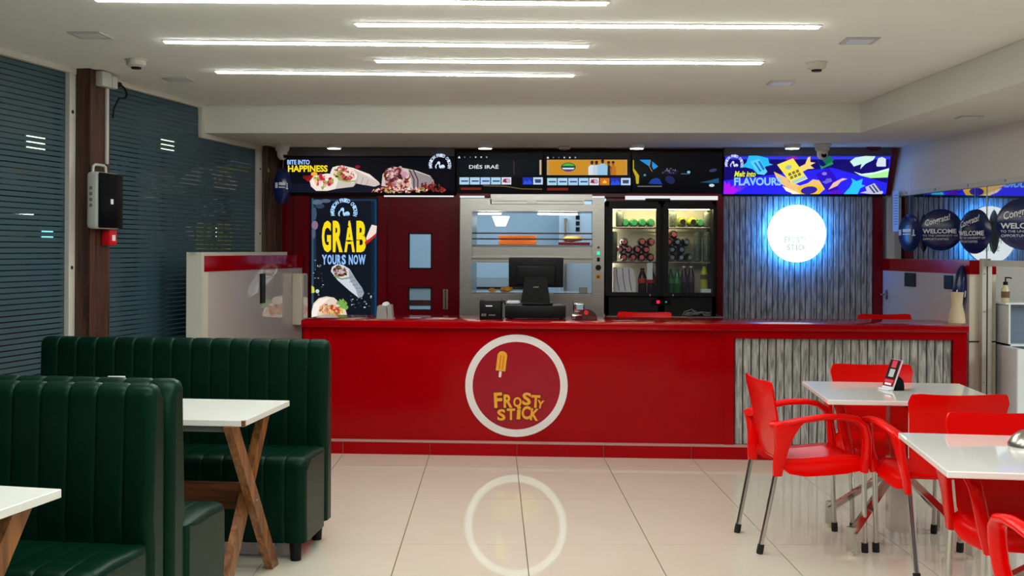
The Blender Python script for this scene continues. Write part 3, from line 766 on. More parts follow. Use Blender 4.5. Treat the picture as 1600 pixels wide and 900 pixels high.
def afc(fc, cx, cy, r, m, k, word='AMERICAN FRIED CHICKEN'):
    fc.arc_text(word, cx, cy, r, -math.pi*1.12, math.pi*0.12, r*0.34, r*0.20, m, k, 0.03); bird(fc, cx - r*0.02, cy + r*0.05, r*0.72, m, k)
rng = random.Random(3)
def filling(fc, cx, cy, rx, ry, rot, k, cols, n=70):
    c, d = math.cos(rot), math.sin(rot)
    for i in range(n):
        a, r = rng.random()*6.283, math.sqrt(rng.random())*0.92
        x, y = rx*r*math.cos(a), ry*r*math.sin(a); s = 0.10 + 0.16*rng.random()
        X, Yp = cx + x*c - y*d, cy + x*d + y*c
        q_ = min(rx, ry*1.6); fc.ell(X, Yp, q_*s*(0.7+rng.random()), min(ry, rx)*s*(0.7+rng.random()), rng.choice(cols), k + (i % 4)*0.2, 7, rng.random()*3)
MEAT = [G(150, 60, 40), G(110, 40, 36), G(240, 200, 190), G(220, 120, 110), G(245, 225, 210), G(190, 40, 60), G(140, 170, 70)]
MEAT2 = [G(110, 44, 38), G(150, 60, 40), G(225, 170, 160), G(235, 215, 205), G(90, 30, 30), G(200, 150, 170)]
TORT, TORT2, TORT3 = G(238, 226, 214), G(206, 194, 186), G(170, 160, 158)
NIGHT = G(8, 9, 18)
t, fc, fin = light_box('burrito_light_box', 'slanted light box over the left counter showing three burritos', 447, 712, YW - 0.22, YW - 0.06, 245.5, 303, NIGHT)
fc.poly([(449, 246), (711, 246), (710, 302), (454, 302)], NIGHT, 0.5)
fc.poly([(454, 286), (640, 292), (640, 301.5), (454, 301.5)], G(16, 20, 38), 0.8)
for (x, y, rx, ry, c) in [(486, 279, 9, 5, (150, 20, 30)), (491, 272, 5, 3.4, (255, 170, 60)), (559, 260.5, 4, 2.6, (140, 15, 40)), (478, 277, 5, 3, (120, 20, 26))]: fc.ell(x, y, rx, ry, G(*c), 1)
# lower-left burrito, upper burrito, big cut burrito
fc.poly([(486, 291), (484, 283), (490, 275), (510, 271), (530, 272), (554, 286), (552, 291), (528, 294), (512, 298), (494, 298)], TORT, 2).poly([(530, 276), (556, 287), (552, 291.5), (524, 295), (528, 284)], TORT2, 2.3)
fc.ell(506, 284, 19, 11, G(250, 236, 226), 3, 24, 0.1); filling(fc, 506, 284, 17, 9.5, 0.1, 3.4, [G(190, 30, 60), G(245, 225, 215), G(230, 120, 110), G(150, 170, 70), G(245, 200, 150), G(240, 225, 220)], 60)
fc.poly([(516, 270), (520, 261), (534, 258), (552, 262), (578, 272), (592, 284), (594, 288), (586, 291), (566, 288), (546, 284), (528, 280)], TORT, 4).poly([(552, 264), (590, 283), (594, 288), (584, 291), (552, 285), (560, 276)], TORT2, 4.3)
for x in (562, 570, 578): fc.line([(x - 2, 273 + (x-562)*.45), (x - 6, 286 + (x-562)*.2)], 1.2, TORT3, 4.5)
fc.ell(537, 271, 20, 11.5, G(238, 224, 214), 5, 24, 0.30); filling(fc, 537, 271, 18, 10, 0.30, 5.4, MEAT, 80); fc.line([(528, 279), (542, 283), (556, 282)], 2, G(130, 180, 80), 6.6)
fc.poly([(596, 290), (598, 272), (606, 263), (616, 260.5), (630, 262), (650, 266), (672, 274), (678, 282), (678, 289), (640, 297)], TORT2, 4)
fc.poly([(638, 264), (674, 276), (678, 283), (677, 290), (646, 297)], G(150, 138, 140), 4.4)
for x in (642, 648): fc.line([(x - 2, 265), (x + 5, 280), (x + 5, 294)], 1.8, G(66, 56, 66), 4.7)
fc.ell(621, 279, 23, 17, G(222, 196, 180), 5, 24, 0.4); filling(fc, 621, 279, 21, 16, 0.4, 5.4, MEAT2 + [G(70, 26, 30)], 150)
filling(fc, 625, 296, 50, 5, 0.0, 6.4, MEAT + [G(240, 180, 180), G(225, 120, 90)], 120)
filling(fc, 678, 292, 22, 6, 0.25, 6.5, [G(110, 40, 36), G(160, 50, 46), G(60, 22, 24)], 60)
fin('picture')
fc.text('BITE INTO', 449, 249.5, 484, 257, G(150, 190, 250, 1.2), 2, 0.03).text('HAPPINESS', 450, 258, 512, 268.5, G(250, 222, 30), 2, 0.035)
afc(fc, 687.5, 257.5, 15, G(205, 222, 245, 1.1), 2); fin('lettering')
# --- right slanted light box
BLU = G(22, 14, 200, 2.4)
t, fc, fin = light_box('flavour_light_box', 'slanted blue light box over the grey slatted panel showing splashing packs', 1130, 1388, YW - 0.22, YW - 0.06, 243.5, 304.5, BLU)
fc.poly([(1133, 244), (1392, 244), (1384, 304), (1130.5, 304)], BLU, 0.5)
fc.poly([(1134, 246), (1390, 246), (1386, 286), (1300, 292), (1131, 282)], G(20, 10, 110), 0.7).poly([(1131, 282), (1300, 262), (1386, 286), (1384, 303), (1130, 303)], G(26, 22, 205, 2.2), 0.9)
for y, c in ((248, (50, 60, 220)),): fc.poly([(1134, 245), (1391, 245), (1391, 249), (1134, 249)], G(*c), 1.1)
# violet splash at the left
fc.poly([(1131, 303), (1131.5, 282), (1136, 288), (1139, 283), (1142, 292), (1150, 286), (1148, 295), (1160, 288), (1152, 299), (1146, 303)], G(170, 20, 225, 1.2), 2)
fc.poly([(1150, 292), (1164, 283), (1156, 294), (1170, 288), (1154, 300)], G(110, 50, 225), 2.1)
# cyan lolly splash
fc.poly([(1156, 262), (1166, 254), (1170, 243), (1184, 243), (1200, 247), (1202, 255), (1208, 257), (1196, 260), (1192, 270), (1184, 272), (1176, 264), (1164, 261)], G(40, 180, 235, 1.15), 2)
fc.poly([(1172, 252), (1186, 248), (1199, 268), (1194, 273), (1184, 272)], G(90, 205, 245, 1.1), 2.2).poly([(1178, 254), (1180, 253), (1190, 267), (1187, 268)], G(30, 120, 215), 2.4).poly([(1184, 252), (1187, 251), (1195, 264), (1192, 266)], G(30, 120, 215), 2.4)
# yellow pack and cream splashes
fc.poly([(1209, 268), (1218, 276), (1230, 278), (1226, 296), (1240, 299), (1236, 303), (1280, 303), (1292, 292), (1284, 282), (1270, 280), (1262, 286), (1250, 290), (1236, 284), (1222, 288), (1214, 280)], G(240, 196, 120, 1.05), 2)
fc.poly([(1222, 290), (1228, 298), (1240, 303), (1252, 303), (1236, 296)], G(250, 235, 220, 1.1), 2.2).poly([(1245, 293), (1262, 288), (1282, 290), (1288, 296), (1278, 303), (1250, 303)], G(250, 200, 30), 2.3).ell(1264, 297, 13, 6, G(50, 30, 170), 2.6, 20, -0.12)
fc.poly([(1214, 257), (1239, 247), (1262, 279), (1238, 289)], G(246, 228, 80, 1.05), 3).ell(1232, 261, 5, 3.4, G(170, 190, 190), 3.3, 16, -0.3).poly([(1237, 283), (1258, 274), (1260, 278), (1239, 287)], G(170, 210, 225), 3.3)
for dx, dy in ((0, 0), (6, -2.6), (12, -5), (3, 5), (9, 2.5), (15, 0)): fc.poly([(1231+dx, 271+dy), (1235+dx, 269+dy), (1237+dx, 273+dy), (1232.5+dx, 275+dy)], G(120, 120, 60), 3.4)
fc.poly([(1246, 262), (1258, 256), (1262, 246), (1266, 244), (1266, 253), (1274, 254), (1266, 258), (1272, 263), (1262, 264), (1250, 270)], G(250, 214, 120, 1.05), 2.5)
fc.poly([(1226, 248), (1240, 243.5), (1248, 247), (1240, 250), (1232, 251)], G(150, 30, 190), 2)
# violet pack, green corner, white and green splashes
fc.poly([(1274, 272), (1295, 262), (1306, 276), (1310, 296), (1292, 300)], G(44, 14, 190, 1.1), 3).poly([(1290, 286), (1310, 296), (1318, 302), (1296, 303)], G(90, 20, 190, 1.1), 2.8).ell(1288, 271, 4, 2.6, G(140, 130, 230), 3.3, 12)
fc.poly([(1284, 284), (1291, 281), (1290, 279), (1298, 278), (1300, 283), (1290, 287)], G(110, 100, 225), 3.4)
fc.poly([(1294, 296), (1302, 285), (1316, 278), (1324, 279), (1314, 283), (1308, 290)], G(240, 190, 170, 1.05), 3.5)
fc.poly([(1280, 245), (1292, 258), (1303, 250), (1296, 243.5)], G(20, 110, 80), 2).poly([(1276, 245), (1281, 258), (1286, 260), (1300, 252), (1302, 256), (1283, 264)], G(40, 150, 90), 2.2)
fc.poly([(1328, 252), (1336, 246), (1352, 243.5), (1368, 244), (1364, 250), (1352, 256), (1344, 264), (1346, 256), (1334, 260)], G(196, 236, 226, 1.1), 2)
fc.poly([(1334, 268), (1346, 272), (1366, 270), (1389, 264), (1387, 277), (1360, 278), (1344, 274)], G(170, 240, 150, 1.1), 2).poly([(1334, 268), (1346, 271.5), (1366, 269), (1389, 262.5), (1389, 266), (1360, 273), (1346, 274)], G(220, 245, 245, 1.1), 2.2)
fc.poly([(1318, 303), (1328, 292), (1332, 284), (1330, 278), (1338, 283), (1348, 279), (1346, 288), (1352, 290), (1344, 294), (1340, 303)], G(40, 190, 240, 1.15), 2)
fc.poly([(1352, 292), (1366, 286), (1380, 300), (1378, 303), (1360, 303), (1344, 301), (1354, 298)], G(200, 200, 225), 2)
for dx in (0, 5, 10): fc.poly([(1357+dx, 291-dx*.4), (1359+dx, 290-dx*.4), (1368+dx, 301-dx*.3), (1365+dx, 301.5-dx*.3)], G(60, 60, 120), 2.3)
fc.poly([(1369, 256), (1372, 247), (1378, 245), (1384, 248), (1384, 260), (1370, 260)], G(205, 222, 235, 1.1), 2)
fin('picture')
fc.text('Melt into', 1148, 267, 1181, 276, G(225, 240, 50), 3, 0.03, 2.0).text('FLAVOURS', 1147, 277, 1221, 289.5, G(130, 195, 250, 1.15), 3, 0.035)
afc(fc, 1147, 256, 12.5, G(205, 215, 245, 1.1), 2); fin('lettering')
# --- grey boards above the light boxes
GREYB = mat('grey_board', srgb(92, 92, 92), 0.6, noise=0.05, nscale=6)
for i, (a0, a1) in enumerate(((449, 710), (1131, 1392))):
    b = MB(); b.box((onY(a0, 240, YW-0.2).x, YW - 0.215, onY(600, 244.5, YW-0.22).z + 0.003), (onY(a1, 240, YW-0.2).x, YW - 0.001, ZL - 0.001), GREYB); S(b.build('trim_%d' % (9 + i)))
# --- three menu screens
def screen(px0, px1, py0, py1, label):
    Y0, Y1 = YW - 0.20, YW - 0.10
    za, zb_ = onY((px0+px1)/2, py0, Y0).z, onY((px0+px1)/2, py1, Y1).z
    p, n = tilted(Y0, Y1, za, zb_); fc = Face(p, n)
    t = thing('menu_screen', label, 'screen', (onY((px0+px1)/2, py1, Y1).x, Y1, zb_), 0, 'screens over the counter'); MI = Matrix.Translation(-Vector(t.location))
    xa, xb = on_plane(px0, (py0+py1)/2, p, n).x, on_plane(px1, (py0+py1)/2, p, n).x
    M = frame_of((xa, 0, 0), (0, 1, 0), (0, 0, 1)); M.translation = Vector((xa, 0, 0))
    b = MB(); b.prism([(Y1 + 0.002, zb_), (Y0 + 0.002, za), (Y0 + 0.05, za), (Y1 + 0.05, zb_)], BLACK_G, MI @ M, xb - xa); b.build('housing', t)
    b = MB(); b.box((-0.12, 0.03, 0.12), (0.12, YW - 0.051 - Y1, 0.2), BLACK); b.build('wall_bracket', t)
    def fin(nm): o = fc.build(nm); o.parent = t; o.matrix_parent_inverse = MI; return o
    return fc, fin
def menu_row(fc, x, y, miss, orange):
    cols = [(170, 215, 232), (176, 214, 240), (170, 205, 240), (168, 212, 240), (226, 226, 240), (206, 116, 26), (30, 50, 170), (188, 216, 240)]
    for i, c in enumerate(cols):
        if i in miss: continue
        X = x + i*16.45
        fc.poly([(X, y), (X+15, y), (X+15, y+11.2), (X, y+11.2)], G(*c), 1.5)
        if i < 4: fc.poly([(X+2.5, y+4.6), (X+13.5, y+4.6), (X+13.5, y+7), (X+2.5, y+7)], G(66, 80, 130), 2)
        elif i == 4: fc.poly([(X+1.5, y+7.5), (X+3, y+2.5), (X+7, y+2), (X+12.5, y+2.5), (X+14, y+8), (X+8, y+8.6)], G(150, 40, 70), 2).poly([(X+7, y+3), (X+12, y+3), (X+13.4, y+7.6), (X+8, y+7.6)], G(190, 180, 200), 2.3)
        elif i == 5: fc.poly([(X+4.5, y+6), (X+7.5, y+3), (X+10.5, y+6), (X+10.5, y+8), (X+4.5, y+8)], G(250, 210, 80), 2)
        elif i == 6: fc.poly([(X, y+11), (X+4, y+4), (X+7, y+8), (X+10, y+3), (X+15, y+8), (X+15, y+11)], G(44, 80, 220), 2)
        else: fc.poly([(X+2.5, y+3), (X+12.5, y+3), (X+12, y+8.6), (X+3, y+8.6)], G(60, 70, 110), 2)
def menu_dots(fc, x, y):
    fc.poly([(x-1.9, y+1.6), (x, y-2), (x+1.9, y+1.6)], G(230, 235, 240), 1.5)
    for i, c in enumerate((110, 90, 210, 220, 180)): fc.ell(x + 8.6*(i+1), y, 1.2, 1.2, G(c, c, c+5), 1.5, 10)
SCR = G(3, 5, 9)
fc, fin = screen(713, 849, 237, 301, 'leftmost of the three menu screens, film title in white on black')
fc.poly([(714, 239), (848, 239), (848, 300), (714, 300)], SCR, 0.6).poly([(717, 249), (846, 249), (846, 273), (717, 273)], G(2, 12, 22), 1)
menu_dots(fc, 717.5, 245.5); menu_row(fc, 718, 277, (5,), 0); fc.poly([(720, 293), (752, 293), (752, 296.5), (720, 296.5)], G(120, 34, 24), 1.5)
fc.poly([(843, 250), (846, 250), (846, 273), (843, 273)], G(200, 180, 140), 1.6).line([(802.5, 251), (803.5, 259), (802.5, 262), (803.5, 272)], 0.9, G(90, 60, 50), 1.6)
fc.line([(755, 290), (790, 291), (815, 295), (847, 295.5)], 1.2, G(120, 95, 50), 1.4); fin('picture')
fc.text('DIÉS IRAÉ', 733, 256.5, 779, 263.5, G(225, 235, 240), 2, 0.012); fin('lettering')
fc, fin = screen(849.6, 986, 237, 301, 'middle of the three menu screens, orange banner with five people')
fc.poly([(850.5, 239), (985, 239), (985, 300), (850.5, 300)], SCR, 0.6)
menu_dots(fc, 856, 246); fc.poly([(854.5, 249.5), (980, 249.5), (980, 273.5), (854.5, 273.5)], G(196, 150, 96), 1.2).poly([(858, 253), (862, 250), (974, 250), (978, 254), (978, 270), (974, 273), (862, 273), (858, 270)], G(200, 140, 34), 1.5)
fc.ell(888, 261, 11.5, 7, G(30, 60, 60), 2, 28).poly([(878, 259), (882, 256), (888, 255), (894, 256), (898, 259)], G(70, 190, 70), 2.4).poly([(878, 262), (898, 262), (896, 264.5), (880, 264.5)], G(210, 220, 230), 2.4).poly([(880, 265.5), (896, 265.5), (892, 268), (884, 268)], G(100, 50, 150), 2.4)
for (x, y, w, c, sk) in [(925, 254.5, 9, (214, 222, 230), (70, 44, 34)), (932, 254.5, 9, (190, 205, 220), (60, 38, 30)), (951, 255, 7, (40, 36, 42), (110, 70, 50)), (958, 255, 7, (190, 110, 30), (130, 86, 60)), (941.5, 252.5, 12, (150, 195, 225), (56, 36, 30))]:
    fc.poly([(x-w*.62, 273.4), (x-w*.66, y+6.5), (x-w*.25, y+3), (x+w*.25, y+3), (x+w*.66, y+6.5), (x+w*.62, 273.4)], G(*c), 2 + w*.05).ell(x, y, 2.3, 3.1, G(*sk), 3 + w*.05, 14).ell(x, y-1.8, 2.5, 1.7, G(18, 14, 14), 3.1 + w*.05, 12)
menu_row(fc, 855, 278, (), 1); fc.poly([(855, 293.5), (888, 293.5), (888, 297.5), (855, 297.5)], G(120, 34, 24), 1.5); fin('picture')
fc, fin = screen(986.6, 1129, 237, 301, 'rightmost of the three menu screens, dark blue picture with a yellow stripe')
fc.poly([(988, 239), (1128, 239), (1128, 300), (988, 300)], SCR, 0.6)
fc.poly([(989, 250), (990.5, 250), (990.5, 263), (998.5, 274), (998, 287), (994, 287), (993, 276), (988.8, 266)], G(186, 170, 14), 2).poly([(999, 249.5), (1016, 249.5), (1014.5, 260)], G(30, 140, 220), 2).poly([(1019, 252), (1028.5, 260), (1021, 265), (1018.6, 260)], G(30, 140, 220), 2)
fc.line([(1016.5, 250), (1014.5, 260), (1019, 268)], 1.4, G(140, 110, 70), 2.2).ell(1007.5, 273.5, 2.2, 1.7, G(90, 130, 170), 2).poly([(1013, 287), (1018, 280), (1026, 277.5), (1031, 280), (1035, 288)], G(24, 60, 150), 2).line([(996, 291), (1034, 291)], 1.6, G(110, 115, 105), 2)
fc.ell(1048, 268, 12, 5, G(20, 22, 48), 1.5).ell(1047, 281, 8, 6, G(26, 34, 82), 1.5, 16, 0.5)
for i in range(24): fc.ell(1034 + 22*rng.random(), 263 + 8*rng.random(), 0.5 + 0.5*rng.random(), 0.5, G(150, 140, 165), 2, 6)
fc.ell(1076, 268.7, 2.5, 2, G(130, 190, 225), 2).line([(1064, 271.5), (1078, 271.5)], 1.6, G(60, 90, 120), 1.8).ell(1114, 266, 6, 2.6, G(50, 56, 100), 1.8, 16, -0.2).poly([(1093, 285), (1108, 282), (1123, 278), (1123, 286)], G(24, 80, 120), 1.8).ell(1112, 289.5, 4.2, 2.4, G(190, 215, 225), 2, 20); fin('picture')
# --- upright poster light box
Yp = YW - 0.035
t = thing('wrap_light_box', 'tall dark light box with yellow GRAB lettering left of the kitchen door', 'light box', (onY(538, 498, Yp).x, Yp, onY(538, 498, Yp).z)); MI = Matrix.Translation(-Vector(t.location))
fc = Face((0, Yp, 0), (0, -1, 0))
def fin(nm): o = fc.build(nm); o.parent = t; o.matrix_parent_inverse = MI; return o
a, c = onY(485, 308, Yp), onY(590, 500, Yp)
b = MB(); b.box((a.x, Yp + 0.0005, c.z), (c.x, YW - 0.0005, a.z), BLACK, MI); b.build('case', t)
fc.poly([(487, 310), (588.5, 310), (588.5, 497), (487, 497)], G(9, 17, 30), 0.6)
for (x0, y0, x1, y1, c) in [(487, 310, 490, 497, (50, 80, 110)), (585.5, 312, 588.5, 497, (16, 60, 96)), (490, 311, 588, 314, (26, 50, 76)), (580, 314, 585.5, 497, (10, 30, 54)), (490, 314, 494, 420, (26, 44, 68))]: fc.poly([(x0, y0), (x1, y0), (x1, y1), (x0, y1)], G(*c), 0.9)
for (x, y, rx, ry, c) in [(496, 316, 8, 4, (90, 104, 130)), (509, 314, 8, 3, (80, 95, 120)), (491, 334, 4, 10, (60, 80, 108)), (492, 352, 5, 7, (136, 110, 136)), (490, 365, 3, 8, (80, 90, 116)), (500, 322, 7, 4, (50, 62, 86))]: fc.ell(x, y, rx, ry, G(*c), 1.2, 18)
# filled wrap
fc.poly([(517, 424), (519, 417), (526, 413), (536, 414), (546, 420), (556, 436), (566, 450), (569, 458), (566, 464), (560, 465), (546, 454), (528, 438)], G(206, 212, 220), 2).poly([(545, 420), (556, 436), (566, 450), (569, 458), (566, 464), (560, 465), (556, 452), (546, 436)], G(150, 160, 172), 2.3)
for i in range(5): fc.line([(541 + i*5, 436 + i*5), (551 + i*4.4, 432 + i*6)], 1.0, G(120, 130, 142), 2.6)
fc.ell(531, 424, 13.5, 9, G(222, 214, 206), 3, 24, 0.4); filling(fc, 531, 424, 12, 8, 0.4, 3.4, [G(90, 36, 40), G(60, 24, 28), G(130, 60, 60), G(200, 180, 180), G(120, 140, 90)], 70)
fc.line([(522, 431), (534, 436), (546, 434)], 2.0, G(120, 150, 90), 4.4)
# folded sandwich at the bottom
fc.poly([(487, 497), (487, 486), (490, 474), (498, 466), (510, 463), (522, 465), (532, 474), (540, 484), (543, 494), (536, 497)], G(228, 208, 190), 2).poly([(487, 490), (490, 476), (500, 467), (516, 465), (508, 472), (498, 484), (494, 497), (487, 497)], G(246, 236, 226), 2.2)
filling(fc, 518, 485, 20, 8.5, 0.25, 3, [G(200, 90, 60), G(236, 170, 140), G(230, 190, 80), G(120, 150, 60), G(180, 60, 50), G(240, 220, 200)], 110)
for (x, y) in [(534, 470), (538, 474), (530, 473), (540, 480), (535, 478)]: fc.poly([(x-5, y+2), (x-3, y-3), (x, y-1), (x+2, y-4), (x+5, y), (x+2, y+4)], G(120, 170, 80), 4.4)
fc.poly([(581, 351), (589, 353), (588, 364), (584, 372), (574, 379), (572, 372), (576, 362)], G(238, 222, 212), 2).poly([(588, 364), (588, 368), (578, 378), (571, 383), (570, 378), (580, 371)], G(190, 40, 36), 2.5)
for i in range(44):
    x, y = rng.choice([(rng.uniform(488, 505), rng.uniform(405, 465)), (rng.uniform(548, 586), rng.uniform(455, 482))]); fc.ell(x, y, rng.uniform(.5, 2), rng.uniform(.4, 1.5), rng.choice([G(190, 200, 215), G(70, 80, 90), G(110, 120, 130)]), 2, 7)
fc.poly([(487, 446), (491, 449), (492, 457), (487, 458)], G(220, 210, 80), 2); fc.ell(496, 455, 3, 3, G(190, 220, 200), 2)
fin('picture')
for ch, x0_, x1_ in (('G', 503, 517.3), ('R', 520, 535.5), ('A', 538, 554.5), ('B', 557, 572)): fc.text(ch, x0_, 345, x1_, 394, G(252, 222, 24), 2, 0.04)
for ch, x0_, x1_ in (('Y', 503, 511), ('O', 511.6, 518.6), ('U', 519.4, 526), ('R', 527, 533), ('S', 533.8, 540.5), ('N', 545, 551.5), ('O', 552.5, 559.5), ('W', 560, 571.5)): fc.text(ch, x0_, 398, x1_, 413.5, G(140, 185, 245, 1.1), 2, 0.04)
for pts in ([(538, 376), (546, 375), (553, 376.5), (545, 378)], [(556, 374.6), (566, 374.2), (566, 375.2), (556, 375.8)], [(546, 346), (550, 347), (549, 349)], [(543, 352), (546, 354), (543.5, 356)]): fc.poly(pts, G(14, 14, 20), 3)
afc(fc, 537.5, 331, 18, G(165, 205, 245, 1.15), 2); fin('lettering')
# --- round lit sign
SO = 0.12
sc_ = onY(1245, 365, YW - SO); R0 = 44.5 * sc_.y / F
t = thing('round_lit_sign', 'round white lit sign with a blue halo on the grey slatted panel', 'sign', (sc_.x, YW - SO, sc_.z)); MI = Matrix.Translation(-Vector(t.location))
b = MB(); b.lathe([(0, 0), (R0, 0), (R0, 0.018), (0, 0.018)], G(236, 246, 252, 1.7), 56, Matrix.Translation((0, 0.02, 0)) @ Matrix.Rotation(math.pi/2, 4, 'X')); b.build('lit_face', t)
b = MB(); b.lathe([(R0*1.01, -0.001), (R0*1.015, -0.001), (R0*1.015, 0.022), (R0*1.01, 0.022)], CHROME, 56, ring=True, M=Matrix.Translation((0, 0.02, 0)) @ Matrix.Rotation(math.pi/2, 4, 'X')); b.build('rim', t)
b = MB(); b.lathe([(R0*0.90, 0.0), (R0*0.955, 0.0), (R0*0.955, 0.022), (R0*0.90, 0.022)], glow('blue_halo_tube', (0.0, 0.25, 1.0, 1), 62.0), 56, ring=True, M=Matrix.Translation((0, 0.046, 0)) @ Matrix.Rotation(math.pi/2, 4, 'X')); b.build('halo_tube', t)
fc = Face((0, YW - SO + 0.0005, 0), (0, -1, 0))
PALE = G(196, 226, 218)
for ch, x in zip('FROSTY', (1228, 1234, 1240, 1247, 1253, 1258)): fc.text(ch, x - 2.4, 370, x + 2.4, 379, PALE, 2, 0.02)
for ch, x in zip('STICK', (1232, 1238.5, 1244.5, 1250, 1256.5)): fc.text(ch, x - (1 if ch == 'I' else 2.6), 382, x + (1 if ch == 'I' else 2.6), 391, G(176, 216, 198), 2, 0.02)
o = fc.build('lettering'); o.parent = t; o.matrix_parent_inverse = MI

# ================================================================== back counter, food warmer, drinks fridge
bc = thing('back_counter', 'steel topped dark red back counter under food warmer and drinks fridge', 'counter', ((xs['warm0']+xs['fr1'])/2, YW - 0.2, 0))
MI = Matrix.Translation(-Vector(bc.location))
b = MB(); b.box((xs['warm0'] + 0.002, YW - 0.50, 0.0), (xs['fr1'] - 0.01, YW - 0.035, z_sill - 0.13), RED_DK, MI); b.build('carcass', bc)
b = MB(); b.box((xs['warm0'] + 0.002, YW - 0.52, z_sill - 0.128), (wx(945), YW - 0.035, z_sill - 0.10), RED_DK, MI); b.rbox((wx(945), YW - 0.52, z_sill - 0.128), (xs['fr1'] - 0.01, YW - 0.035, z_sill + 0.0), STEEL, 0.004, 1, MI); b.build('steel_top', bc)
# --- see-through food warmer
YF = YW - 0.45
def fx(px, Y=YF): return onY(px, 400, Y).x
def fz(py, Y=YF): return onY(830, py, Y).z
wr = thing('food_warmer', 'wide steel food warmer with two lit glass tiers behind the till', 'warmer', (fx(831), YF + 0.3, z_sill - 0.09)); MI = Matrix.Translation(-Vector(wr.location))
x0, x1, xa, xb = fx(719), fx(944), fx(737), fx(925.5); zb0, zt0 = z_sill - 0.098, fz(319); D1 = YF + 0.50
b = MB()
b.box((x0, YF, zb0), (xa, D1, zt0), STEEL, MI); b.box((xb, YF, zb0), (x1, D1, zt0), STEEL, MI)
b.box((xa, YF, zb0), (xb, D1, fz(466)), STEEL, MI); b.box((xa, YF, fz(330)), (xb, D1, zt0), STEEL, MI)
b.box((x0, YF, zt0), (fx(765.5), D1, fz(310.5)), STEEL, MI); b.box((fx(925.5), YF, zt0), (x1, D1, fz(310.5)), STEEL, MI)
b.box((xa, YF + 0.05, fz(402.5)), (xb, D1, fz(385)), STEEL, MI); b.box((xa, YF - 0.01, fz(404)), (xb, YF + 0.05, fz(401)), STEEL, MI)
b.box((xa, YF + 0.02, fz(411)), (xb, YF + 0.06, fz(404)), STEEL, MI)
b.build('steel_frame', wr)
b = MB(); b.box((xa, YF + 0.012, fz(461)), (xb, D1 - 0.02, fz(457.5)), CHROME, MI); b.box((xa, YF - 0.004, fz(466)), (xb, YF + 0.012, fz(459)), STEEL, MI); b.build('tray', wr)
b = MB(); b.box((xa, YF + 0.02, fz(384.5)), (xb, D1 - 0.02, fz(382.5)), CHROME, MI); b.build('tray', wr)
for za, zb_ in ((fz(382), fz(331)), (fz(459), fz(412))):
    MB().box((xa, YF + 0.004, za), (xb, YF + 0.010, zb_), CLEAR, MI).build('front_glass', wr)
b = MB()
for py in (364.5, 373.5): b.tube([(xa, YF + 0.03, fz(py)), (xb, YF + 0.03, fz(py))], 0.006, CHROME, 8)
for v_ in range(len(b.v)): b.v[v_] = tuple(MI @ Vector(b.v[v_]))
b.build('rail', wr)
b = MB(); b.box((xa + 0.05, YF + 0.04, fz(335)), (xa + 0.24, YF + 0.07, fz(333)), G(255, 240, 220, 40), MI); b.box((xa + 0.55, YF + 0.04, fz(335)), (xa + 0.88, YF + 0.07, fz(333)), G(255, 240, 220, 40), MI); b.build('heat_lamp', wr)
yk = YF - 0.001
for nm, px, py, r, m_ in (('knob', 935, 417.5, 4.6, BLACK), ('red_button', 935, 386, 2, mat('red_button_plastic', srgb(120, 14, 14), 0.3, noise=0.02))):
    c = MI @ Vector((fx(px), yk, fz(py))); b = MB(); b.lathe([(0, 0), (r*YF/F, 0), (r*YF/F*.9, 0.018), (0, 0.018)], m_, 20, Matrix.Translation(c) @ Matrix.Rotation(math.pi/2, 4, 'X')); b.build(nm, wr)
c = MI @ Vector((fx(935), yk, fz(395))); b = MB(); b.rbox((c.x-.012, c.y-.008, c.z-.014), (c.x+.012, c.y, c.z+.014), G(40, 240, 170, 1.3), 0.003, 1); tag(b.build('switch', wr), 'lit green switch')
c = MI @ Vector((fx(935), yk, fz(405))); b = MB(); b.rbox((c.x-.012, c.y-.008, c.z-.016), (c.x+.012, c.y, c.z+.016), BLACK, 0.003, 1); b.build('switch', wr)
c = MI @ Vector((fx(935), yk, fz(432))); b = MB(); b.box((c.x-.022, c.y-.001, c.z-.02), (c.x+.022, c.y, c.z+.02), mat('amber_sticker', srgb(214, 160, 60), 0.5, noise=0.03)); b.add([(c.x-.016, c.y-.0015, c.z), (c.x, c.y-.0015, c.z-.014), (c.x+.016, c.y-.0015, c.z), (c.x, c.y-.0015, c.z+.014)], [(0, 1, 2, 3)], mat('brown_sticker', srgb(110, 40, 10), 0.5, noise=0.03)); b.build('sticker', wr)
# hood rail above
hd_ = thing('extractor_rail', 'stepped steel rail hood above the food warmer', 'hood', (fx(846), YF - 0.02, fz(322))); MI = Matrix.Translation(-Vector(hd_.location))
b = MB(); b.box((fx(768), YF - 0.02, fz(318.8)), (fx(912.5), YF + 0.3, fz(312.5)), STEEL, MI); b.box((fx(766), YF + 0.02, fz(312)), (fx(925), YF + 0.3, fz(303.5)), STEEL, MI); b.build('hood_body', hd_)
b = MB(); b.box((fx(823), YF - 0.024, fz(318.6)), (fx(838), YF - 0.0205, fz(313)), CHROME, MI); b.build('catch', hd_)
b = MB(); b.box((fx(770), YF - 0.0225, fz(314.8)), (fx(910), YF - 0.0203, fz(314.1)), RED_DK, MI); b.build('seam_line', hd_)
